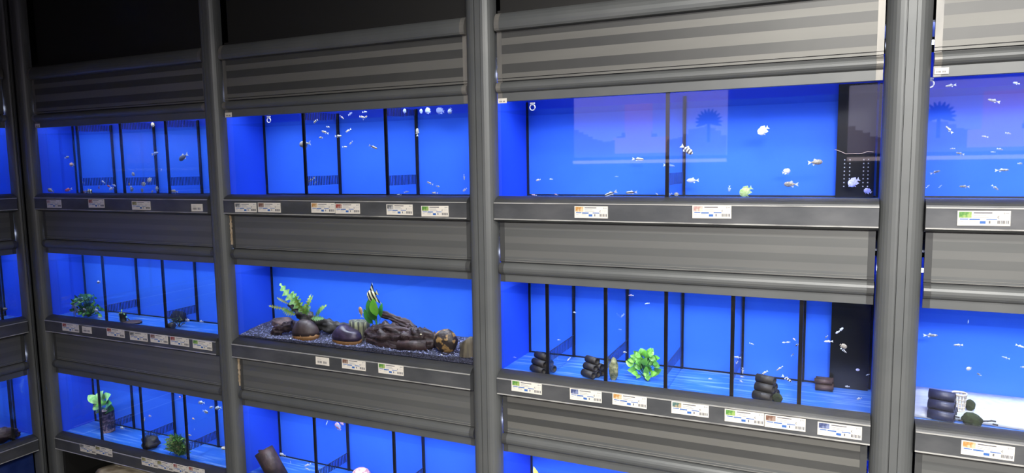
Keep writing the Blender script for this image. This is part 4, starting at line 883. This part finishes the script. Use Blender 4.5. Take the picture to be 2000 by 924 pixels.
# dark cabinet under the leftmost bay, with the stone slab
x0, x1 = BX[0]
root = empty('base_cabinet', 'open dark base cabinet under the leftmost full bay', 'cabinet', None, ID, ((x0+x1)/2, 0, 0)); bs = ((x0+x1)/2, 0, 0)
for nm, a0, a1 in (('side_board', (x0, .0, .0), (x0+.018, .38, .205)), ('side_board', (x1-.018, .0, .0), (x1, .38, .205)), ('back_board', (x0+.019, .36, .0), (x1-.019, .38, .205)), ('shelf', (x0+.019, .0, .0), (x1-.019, .36, .06))):
    a = MB(); a.box(a0, a1); a.build(nm, M['recess'], root, base=bs)
for i in (1, 2, 3):
    a = MB(); a.box((BX[i][0]+.001, .0, .001), (BX[i][1]-.001, .02, .21 if i < 3 else .60)); tag(a.build('plinth_board', M['metal'], None, ID, (sum(BX[i])/2, 0, 0)), 'plain grey plinth board under the %s, below the photo' % b_names[i], 'board')
c = P(262, 925, -.03); rd = random.Random(2)
A = [P(*q) for q in ((192, 922, -.06), (222, 902, .02), (300, 918, .04), (360, 960, .04), (250, 960, -.06), (196, 932, -.06))]
a = MB(); n = len(A); top = [Vector(v) for v in A]; zt = .175
pts = [(-3.16, -.05), (-3.13, .10), (-2.98, .22), (-2.70, .24), (-2.62, .06), (-2.78, -.06), (-3.02, -.08)]
n = len(pts); vs = []
for k, (q, z) in enumerate(((1, .062), (1.0, .13), (.985, .172), (.93, .183), (.5, .188), (.0, .19))):
    for j, (x, y) in enumerate(pts):
        cx, cy = -2.9, .08
        for s_ in range(4):
            x2, y2 = pts[(j+1) % n]; t = s_/4; xx = x+(x2-x)*t; yy = y+(y2-y)*t
            vs.append((cx+(xx-cx)*q+rd.uniform(-.006, .006), cy+(yy-cy)*q+rd.uniform(-.006, .006), z+rd.uniform(-.006, .006)))
m_ = n*4; fs = []
for k in range(5):
    for j in range(m_): j2 = (j+1) % m_; fs.append((k*m_+j, k*m_+j2, (k+1)*m_+j2, (k+1)*m_+j))
a.add(vs, fs, 0, True); tag(a.build('stone_slab', M['slab'], None, ID, (-2.9, .08, .062)), 'rough beige stone slab lying in the dark cabinet opening', 'stone')

# ------------------------------------------------------------------ opposite side of the shop: lit landscape panels mirrored faintly in the glass
sky = bpy.data.materials.new('lit_landscape_sky'); sky.use_nodes = True; nt = sky.node_tree; bb = nt.nodes['Principled BSDF']
bb.inputs['Base Color'].default_value = (.3, .3, .4, 1); bb.inputs['Emission Color'].default_value = (.62, .58, .85, 1); bb.inputs['Emission Strength'].default_value = 2.3
M['refl_rock'] = mat('lit_landscape_rock', (.1, .08, .08), .8, emit=(.42, .34, .56), es=1.5)
M['refl_dark'] = mat('lit_landscape_palm', (.01, .01, .01), .8)
M['refl_trunk'] = mat('lit_landscape_trunk', (.3, .2, .2), .8, emit=(.8, .5, .6), es=2.6)
YM = -4.2
def VR(px, py): q = P(px, py, -YM); return q.x, q.z       # mirror image of the panel lies as far behind the glass
def lightbox(px0, px1, py0, py1, trunk, palm, desc):
    xa, za = VR(px0, py1); xb, zb = VR(px1, py0)
    root = empty('lit_landscape_panel', desc, 'light panel', None, ID, ((xa+xb)/2, YM, za)); bs = ((xa+xb)/2, YM, za)
    a = MB(); a.box((xa, YM-.05, za), (xb, YM, zb)); a.build('sky_panel', sky, root, base=bs)
    a = MB(); w_ = xb-xa; h_ = zb-za; n = 30; vs = []; rd = random.Random(int(px0))
    hs = [h_*(.32+.10*math.sin(q*.5+px0)+.05*rd.random()) for q in range(n+1)]
    for q in range(n): xq = xa+w_*q/n; a.box((xq, YM, za), (xq+w_/n, YM+.01, za+hs[q]))
    a.build('rock_relief', M['refl_rock'], root, base=bs)
    a = MB(); tx, tz = VR(trunk, py0); tx = min(max(tx, xa+.1), xb-.1)
    a.prof_z([(tx-.13, YM), (tx-.1, YM+.03), (tx+.1, YM+.03), (tx+.13, YM)][::-1], za+.05, za+h_*.82); a.prof_z([(tx-.24, YM), (tx-.2, YM+.02), (tx+.24, YM+.02), (tx+.28, YM)][::-1], za+.03, za+h_*.3); a.build('tree_trunk', M['refl_trunk'], root, base=bs)
    a = MB(); qx, _ = VR(palm, py0); qx = min(max(qx, xa+.1), xb-.1); c0 = Vector((qx, YM+.02, za+h_*.5))
    for k in range(13): t = PI*(-.1+1.2*k/12); a.leaf(c0, c0+Vector((math.cos(t)*.12, 0, math.sin(t)*.12)), .03, 0, .05, (0, 1, 0), 'strap')
    a.box((qx-.012, YM+.015, za+h_*.2), (qx+.012, YM+.025, za+h_*.5)); a.build('palm', M['refl_dark'], root, base=bs)
    a = MB(); a.box((xa, YM-.02, za-.06), (xb, YM+.04, za-.03)); a.build('light_strip', mat('lit_strip', (.8, .7, .7), .5, emit=(1, .8, .8), es=2.6), root, base=bs)
lightbox(1120, 1420, 170, 308, 1246, 1385, 'lit desert landscape panel mirrored faintly in the glass of the broad cichlid tank')
lightbox(1655, 2150, 140, 300, 1965, 1838, 'lit desert landscape panel mirrored in the glass of the right-hand top tank')
